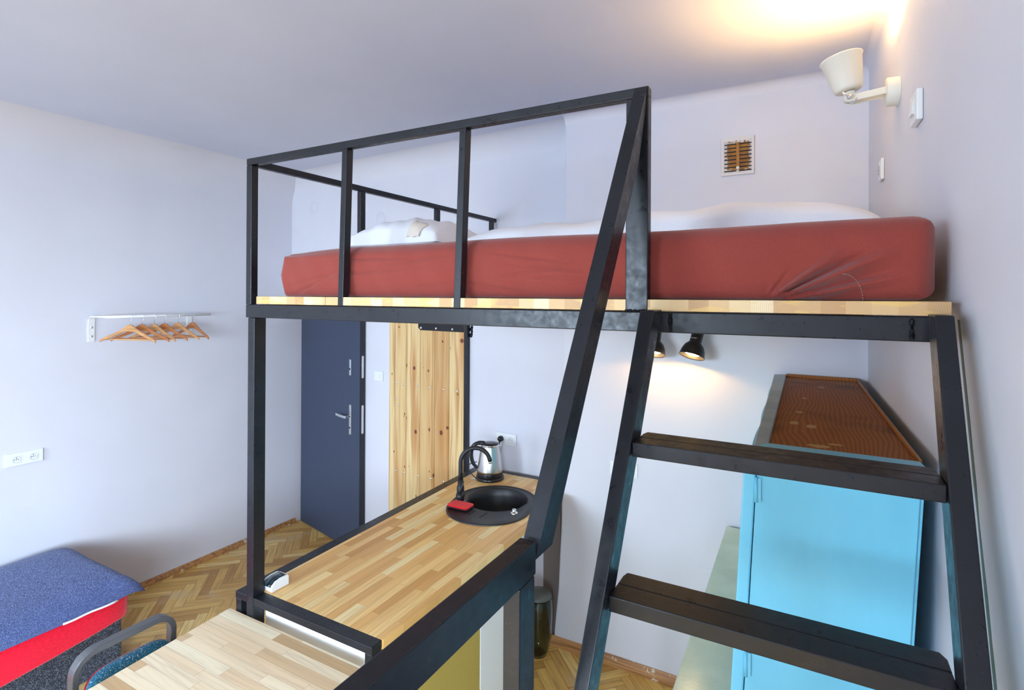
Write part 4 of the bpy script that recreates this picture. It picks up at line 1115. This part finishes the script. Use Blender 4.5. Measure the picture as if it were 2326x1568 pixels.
# ------------------------------------------------------------------ sockets and switches
def plate_frame(o, ux_, n, name, label, cat, mods, w_=.081, hh=.081, double='h', kinds=('socket', 'socket'), group=None, dep=.010):
    """o lower-left corner on the wall, ux_ direction along the wall, n outward"""
    o = Vector(o); ux_ = Vector(ux_).normalized(); n = Vector(n).normalized(); uz = Vector((0, 0, 1))
    e = thing(name, label, cat, tuple(o), group)
    W_ = w_*mods if double == 'h' else w_; H_ = hh if double == 'h' else hh*mods
    def Q(a, b, c): return tuple(o+ux_*a+uz*b+n*c)
    def qbox(a0, a1, b0, b1, c0, c1): return MB().hexa([Q(a0, b0, c0), Q(a1, b0, c0), Q(a1, b0, c1), Q(a0, b0, c1), Q(a0, b1, c0), Q(a1, b1, c0), Q(a1, b1, c1), Q(a0, b1, c1)])
    qbox(0, W_, 0, H_, 0.0005, dep).build('frame', PLAST, e, bevel=.004, seg=3)
    for k in range(mods):
        ox = k*w_*.9+w_*.05*(mods-1) if double == 'h' else 0; oz = 0 if double == 'h' else k*hh
        ca, cb = ox+w_/2, oz+H_/2 if double == 'h' else oz+hh/2
        s = .024
        if kinds[k] == 'socket':
            qbox(ca-s, ca+s, cb-s, cb+s, dep, dep+.001).build('insert', PLAST, e)
            ring = MB(); ring.lathe([(.0205, .0), (.0195, .0022), (.0185, .0015), (.0175, .0004)], Q(ca, cb, dep+.001), n, 28); sk_ = ring.build('socket_ring', GREYPL, e)
            hl = MB()
            for a, b in ((-.0095, 0), (.0095, 0), (0, .0005 if False else .0)): hl.lathe([(.0026, .0), (.0005, .0006)], Q(ca+a, cb+b, dep+.0013), n, 10)
            hl.lathe([(.0028, .0), (.0005, .0006)], Q(ca, cb+.010, dep+.0013), n, 10); hl.build('pin_holes', DARKIN, e)
        elif kinds[k] == 'rocker':
            qbox(ca-s, ca+s, cb-s, cb+s, dep, dep+.001).build('insert', PLAST, e)
            MB().hexa([Q(ca-.019, cb-.019, dep+.001), Q(ca+.019, cb-.019, dep+.001), Q(ca+.019, cb-.019, dep+.007), Q(ca-.019, cb-.019, dep+.007), Q(ca-.019, cb+.019, dep+.001), Q(ca+.019, cb+.019, dep+.001), Q(ca+.019, cb+.019, dep+.003), Q(ca-.019, cb+.019, dep+.003)]).build('rocker', PLAST, e, bevel=.0015)
        elif kinds[k] == 'blank': pass
    return e, Q
ln = (1, 0, 0)
plate_frame((XL, 1.402, 1.072), (0, 1, 0), ln, 'wall_socket', 'white double socket on the left wall above the sofa cushion', 'socket', 2, w_=.092, hh=.078, group='power sockets', dep=.012)
ru = Vector((1, -.0793/.9968, 0)).normalized(); rn = Vector((-.0793, -.9968, 0))
x0 = -1.925
e, Q = plate_frame((x0, yrec(x0), 1.104), tuple(ru), tuple(rn), 'wall_socket', 'white double socket behind the kettle with a black plug', 'socket', 2, w_=.081, hh=.079, group='power sockets', kinds=('socket', 'socket'))
pg_ = thing('plug', 'black round plug in the socket behind the kettle', 'plug', Q(.045, .04, .012))
mb = MB(); mb.lathe([(.019, .0), (.020, .012), (.017, .024), (.010, .03), (.0005, .031)], Q(.045, .040, .0135), rn, 24); mb.build('plug_body', BLPL, pg_)
MB().tube([Q(.045, .038, .035), Q(.043, .018, .036), Q(.038, -.01, .03), Q(.03, -.05, .012), Q(.02, -.10, .006), Q(.01, -.158, .006)], [.006, .005, .0035, .003, .003, .003], 8).build('cord', BLPL, pg_)
x0 = -3.136
plate_frame((x0, yrec(x0), 1.427), tuple(ru), tuple(rn), 'light_switch', 'white light switch between the dark entrance door and the pine door', 'light switch', 1, w_=.098, hh=.079, kinds=('rocker',), group='light switches')
rw = lambda y: Vector((xr(y), y, 0))
d_ = (rw(1.0)-rw(2.0)).normalized(); nr = Vector((-1, -.0285, 0)).normalized()
plate_frame((xr(1.895), 1.895, 2.596), tuple(d_), tuple(nr), 'light_switch', 'white switch on the right wall nearest the lit wall lamp, to its right', 'light switch', 1, kinds=('rocker',), w_=.095, hh=.084, group='light switches', dep=.016)
plate_frame((xr(2.60), 2.60, 2.575), tuple(d_), tuple(nr), 'light_switch', 'small pale socket on the right wall below the lamp, near the corner', 'socket', 1, kinds=('socket',), group='power sockets', dep=.013)
plate_frame((-1.04, YBR, 1.092), (1, 0, 0), (0, -1, 0), 'wall_socket', 'white double socket on the back wall half hidden by the ladder', 'socket', 2, hh=.082, group='power sockets', dep=.008)
# round blanking covers and a painted-over cover
for i, (x, z) in enumerate(((-3.938, 2.905), (-3.085, 2.74))):
    mb = MB(); mb.lathe([(.050, 0), (.050, .0012), (.047, .003), (.0005, .0035)], (x, yrec(x)-.0005, z), tuple(rn), 36)
    tag(mb.build('cable_cover', WALL), ('round painted cover on the upper wall, the left one of two' if i == 0 else 'round painted cover on the upper wall just above the pillow'), 'cover', 'round wall covers')
tag(box((-.548, YBR-.003, .56), (-.468, YBR-.0005, .68)).build('cable_cover', WALL, bevel=.001), 'painted-over square cover low on the back wall beside the green chest', 'cover')
# vent
v = thing('air_vent', 'rusty slotted air vent with peeling paint high on the back wall', 'vent', (-.36, YBR, 2.85))
X0, X1, Z0, Z1 = -.441, -.281, 2.752, 2.948
mb = MB(); mb.box((X0, YBR-.010, Z0), (X1, YBR-.0005, Z0+.018)); mb.box((X0, YBR-.010, Z1-.020), (X1, YBR-.0005, Z1)); mb.box((X0, YBR-.010, Z0+.018), (X0+.016, YBR-.0005, Z1-.02)); mb.box((X1-.012, YBR-.010, Z0+.018), (X1, YBR-.0005, Z1-.02)); mb.build('vent_frame', VENTM, v, bevel=.001)
box((X0+.016, YBR-.003, Z0+.018), (X1-.012, YBR-.0006, Z1-.02)).build('vent_recess', DARKIN, v)
n_s = 8; H0 = Z0+.018; st = (Z1-.02-H0)/n_s
for k in range(n_s):
    z0 = H0+k*st
    MB().hexa([(X0+.016, YBR-.004, z0+.0075), (X1-.012, YBR-.004, z0+.0075), (X1-.012, YBR-.0005, z0+.0075), (X0+.016, YBR-.0005, z0+.0075),
               (X0+.016, YBR-.011, z0+st), (X1-.012, YBR-.011, z0+st), (X1-.012, YBR-.0031, z0+st), (X0+.016, YBR-.0031, z0+st)]).build('slat', VENTM, v)
box((-.366, YBR-.0125, Z0+.012), (-.351, YBR-.003, Z1-.012)).build('centre_bar', VENTM, v, bevel=.001)
MB().lathe([(.008, 0), (.006, .004), (.0005, .0045)], (-.3585, YBR-.0125, Z0+.036), (0, -1, 0), 16).build('knob', PLAST, v)
MB().lathe([(.007, 0), (.0055, .004), (.0005, .0045)], (-.3585, YBR-.0125, Z1-.036), (0, -1, 0), 16).build('knob', VENTM, v)

# ------------------------------------------------------------------ wall lamp (right wall)
L_ = thing('wall_lamp', 'off-white cup-shaped wall lamp glowing up at the ceiling on the right wall', 'wall lamp', (xr(2.2), 2.2, 2.80))
MB().lathe([(.0465, .0005), (.0465, .034), (.044, .037), (.0005, .037)], (xr(2.2), 2.2, 2.803), tuple(nr), 36).build('wall_rose', CREAMM, L_)
MB().lathe([(.0045, 0), (.0045, .0015), (.0005, .0015)], (xr(2.2)-.014, 2.1605, 2.780+.035), (-.1, -.85, .35), 12).build('screw', SATIN, L_)
bxl = xr(2.2)-.037
for yy, dz in ((2.180, 0.0), (2.222, 0.0)):
    MB().hexa([(.088, yy-.0025, 2.795-.0115), (bxl+.001, yy-.0025, 2.806-.0115), (bxl+.001, yy+.0025, 2.806-.0115), (.088, yy+.0025, 2.795-.0115),
               (.088, yy-.0025, 2.795+.0115), (bxl+.001, yy-.0025, 2.806+.0115), (bxl+.001, yy+.0025, 2.806+.0115), (.088, yy+.0025, 2.795+.0115)]).build('arm', CREAMM, L_, bevel=.002)
sa = Vector((-.20, -.02, .98)).normalized(); sc0 = Vector((.094, 2.20, 2.826))
MB().lathe([(.012, -.034), (.021, -.030), (.023, -.022), (.021, -.012), (.018, -.004), (.018, .001)], tuple(sc0-sa*.004), tuple(sa), 28, cap0=True).build('lamp_holder', CREAMM, L_)
sh = MB(); sh.lathe([(.0004, .0), (.036, .0), (.0425, .004), (.0445, .011), (.0625, .112), (.0650, .1145), (.0662, .117), (.065, .1195), (.0635, .118), (.0610, .112), (.0430, .012), (.041, .006), (.0004, .004)], tuple(sc0), tuple(sa), 56)
sh.build('lamp_shade', CREAMM, L_)
MB().lathe([(.0005, .05), (.014, .046), (.019, .036), (.016, .022), (.010, .008)], tuple(sc0), tuple(sa), 20).build('bulb', BULB, L_)
pj = Vector((.094, 2.17, 2.797))
MB().lathe([(.0005, .002), (.008, 0), (.008, -.012), (.0005, -.013)], tuple(pj), (0, 1, 0), 14).build('hinge_bolt', SATIN, L_)
MB().tube([tuple(pj+Vector((.0, -.012, .0))), tuple(pj+Vector((-.012, -.016, .006))), tuple(pj+Vector((-.021, -.017, .012)))], [.0025, .0025, .005], 10).build('wing_screw', CHROME, L_)
MB().tube([(.093, 2.185, 2.786), (.105, 2.180, 2.778), (.113, 2.178, 2.788), (.122, 2.182, 2.799), (.145, 2.195, 2.803), (bxl, 2.2, 2.806)], .0032, 8).build('cable', m_paint('grey_cable', (.5, .52, .54), .4), L_)
pl_ = sc0+sa*.095
point_light('wall_lamp_light', tuple(sc0+sa*.085), 12.5, WARM, .018)

# ------------------------------------------------------------------ spotlights under the loft
def spot(loc, ax, label):
    loc = Vector(loc); ax = Vector(ax).normalized()
    s = thing('wall_spotlight', label, 'spotlight', (loc.x, YBR, 1.93), 'black spotlights under the loft')
    MB().lathe([(.030, .085), (.030, .03), (.033, .024), (.048, .008), (.058, -.016), (.063, -.046), (.0655, -.048), (.0635, -.0495), (.0615, -.045), (.0555, -.016), (.046, .004), (.028, .022)], tuple(loc), tuple(ax), 40, cap0=True).build('lamp_head', BPLAST, s); hd_ = COL.objects[-1]
    lb = MB(); cs = loc+ax*.05
    lb.grid(lambda u, v: tuple(cs+Vector((math.sin((u-.5)*1.1-.35)*.0306, -math.cos((u-.5)*1.1-.35)*.0306, (v-.5)*.012))), 10, 1); lb.build('rating_label', CREAM, hd_)
    MB().lathe([(.0005, -.036), (.035, -.036), (.040, -.03), (.036, -.012), (.0005, -.010)], tuple(loc), tuple(ax), 28).build('bulb', BULB, hd_)
    MB().tube([tuple(loc+ax*.085), tuple(loc+ax*.11), (loc.x, YBR-.03, 1.965), (loc.x, YBR-.005, 1.965)], .009, 12).build('arm', BPLAST, s)
    MB().lathe([(.035, .0005), (.035, .012), (.0005, .014)], (loc.x, YBR, 1.965), (0, -1, 0), 28).build('wall_plate', BPLAST, s)
    point_light('spotlight_light', tuple(loc-ax*.030), 4.2, (1.0, .52, .13), .02)
spot((-.552, 2.93, 1.858), (.17, .37, .92), 'black bell-shaped spotlight, lit, in clear view below the loft beam')
spot((-.757, 2.93, 1.858), (.02, .37, .92), 'black spotlight half hidden behind the left ladder stringer')

# ------------------------------------------------------------------ wardrobe
wr = thing('wardrobe', 'light blue painted wardrobe with brown wooden top under the loft by the right wall', 'wardrobe', (-.05, 2.3, 0))
SH = .05
def wx(x, z): return x-SH*(1.735-z)
def whexa(x0, x1, y0, y1, z0, z1):
    return MB().hexa([(wx(x0, z0), y0, z0), (wx(x1, z0), y0, z0), (wx(x1, z0), y1, z0), (wx(x0, z0), y1, z0), (wx(x0, z1), y0, z1), (wx(x1, z1), y0, z1), (wx(x1, z1), y1, z1), (wx(x0, z1), y1, z1)])
ZW = 1.735; WY0, WY1 = 1.562, 3.028
rt = .170; rb = .220
# body with the wall side following the out-of-square wall
def body(z0, z1, il=0, iy=0):
    return MB().hexa([(wx(-.128+il, z0), WY0+iy, z0), (wx(.222, z0), WY0+iy, z0), (wx(.170, z0), WY1, z0), (wx(-.165+il, z0), WY1, z0),
                      (wx(-.128+il, z1), WY0+iy, z1), (wx(.222, z1), WY0+iy, z1), (wx(.170, z1), WY1, z1), (wx(-.165+il, z1), WY1, z1)])
body(.0, ZW-.03, .006, .004).build('carcass', BLUEP, wr, bevel=.002)
TOPW = m_brownwood(((-.06, 1.93, .016, .03), (-.012, 1.90, .018, .03), (.005, 1.66, .035, .022), (-.05, 2.12, .014, .02), (-.04, 2.42, .012, .018), (.045, 1.70, .02, .012), (.02, 2.75, .02, .02)))
MB().add([(-.112, 1.600, ZW-.008), (.213, 1.600, ZW-.008), (.163, 3.018, ZW-.008), (-.132, 3.018, ZW-.008)], [(0, 1, 2, 3)]).build('top_board', TOPW, wr)
MB().hexa([(-.134, WY0-.006, ZW-.03), (-.108, 1.595, ZW-.03), (-.128, 3.03, ZW-.03), (-.182, 3.03, ZW-.03), (-.142, WY0-.012, ZW), (-.110, 1.600, ZW), (-.1305, 3.03, ZW), (-.184, 3.03, ZW)]).build('front_moulding', BLUEGREY, wr, bevel=.003)
MB().hexa([(-.142, WY0-.010, ZW-.03), (.218, WY0-.010, ZW-.03), (.215, 1.600, ZW-.03), (-.108, 1.600, ZW-.03), (-.1415, WY0-.012, ZW-.001), (.221, WY0-.012, ZW-.001), (.215, 1.601, ZW-.001), (-.1095, 1.601, ZW-.001)]).build('side_moulding', BLUEP, wr, bevel=.003)
MB().box((-.1300, 3.0182, ZW-.03), (.170, 3.030, ZW+.006)).build('back_moulding', TOPW, wr)
mb = MB(); mb.prism([(.213, 1.602, ZW-.02), (.219, 1.602, ZW-.02), (.170, 3.018, ZW-.02), (.164, 3.018, ZW-.02)], (0, 0, .022)); mb.build('wall_side_trim', m_paint('orange_varnished_edge', (.36, .13, .02), .4), wr)
# doors on the left face, edges seen from above, bowed outwards
for k, (ya, yb2) in enumerate(((1.585, 2.02), (2.028, 2.49), (2.498, 3.01))):
    pts = []
    for i in range(7):
        t = i/6; y = ya+(yb2-ya)*t; x = -.131-.037*(y-WY0)/(WY1-WY0)
        pts.append((x-.020-.006*math.sin(PI*t), y))
    inner = [(-.133-.037*(y-WY0)/(WY1-WY0), y) for _, y in pts[::-1]]
    poly = pts+inner
    z0, z1 = .10, ZW-.042
    a = [(wx(x, z0), y, z0) for x, y in poly]; b = [(wx(x, z1), y, z1) for x, y in poly]; n_ = len(a)
    mb = MB(); mb.add(a+b, [tuple(range(n_)), tuple(range(n_, 2*n_))[::-1]]+[(i, n_+i, n_+(i+1) % n_, (i+1) % n_) for i in range(n_)])
    d = mb.build('door', BLUEP, wr, bevel=.003)
# the end stile with hinges seen from the front
stile_ = whexa(-.163, -.1325, 1.556, 1.584, .02, ZW-.035).build('door_stile', BLUEP, wr, bevel=.004)
for z in (1.62, 1.16): 
    mb = MB(); xh = wx(-.130, z); mb.tube([(xh, 1.555, z-.033), (xh, 1.555, z+.033)], .0045, 10); mb.box((xh, 1.5545, z-.03), (xh+.012, 1.557, z+.03)); mb.build('hinge', BLUEP, stile_)
whexa(-.1305, .214, 1.559, 1.5655, .03, ZW-.035).build('end_panel', BLUEP, wr, bevel=.002)
# low chest beside it
ch = thing('chest', 'low sage green painted chest between the back wall and the wardrobe doors', 'chest', (-.3, 2.4, 0))
MB().hexa([(-.365, 1.60, 0), (-.255, 1.60, 0), (-.275, 3.022, 0), (-.395, 3.022, 0), (-.365, 1.60, .908), (-.255, 1.60, .908), (-.275, 3.022, .908), (-.395, 3.022, .908)]).build('chest_body', SAGE, ch)
MB().hexa([(-.374, 1.585, .909), (-.208, 1.585, .909), (-.243, 3.025, .909), (-.404, 3.025, .909), (-.374, 1.585, .934), (-.208, 1.585, .934), (-.243, 3.025, .934), (-.404, 3.025, .934)]).build('chest_top', SAGE, ch, bevel=.003)

# ------------------------------------------------------------------ glass jar on the floor behind the counter
j = thing('glass_jar', 'large dark glass jar on the floor behind the kitchen counter', 'jar', (-1.435, 2.925, 0))
MB().lathe([(.05, .0), (.062, .03), (.078, .12), (.084, .22), (.082, .30), (.076, .33), (.072, .34)], (-1.435, 2.925, .001), (0, 0, 1), 40, cap0=True).build('jar_body', GLASS, j, solid=.004)
MB().lathe([(.078, .3405), (.080, .345), (.078, .352), (.070, .362), (.05, .372), (.0005, .378)], (-1.435, 2.925, .001), (0, 0, 1), 40, cap0=True).build('jar_lid', m_paint('dark_grey_lid', (.10, .11, .10), .4), j)
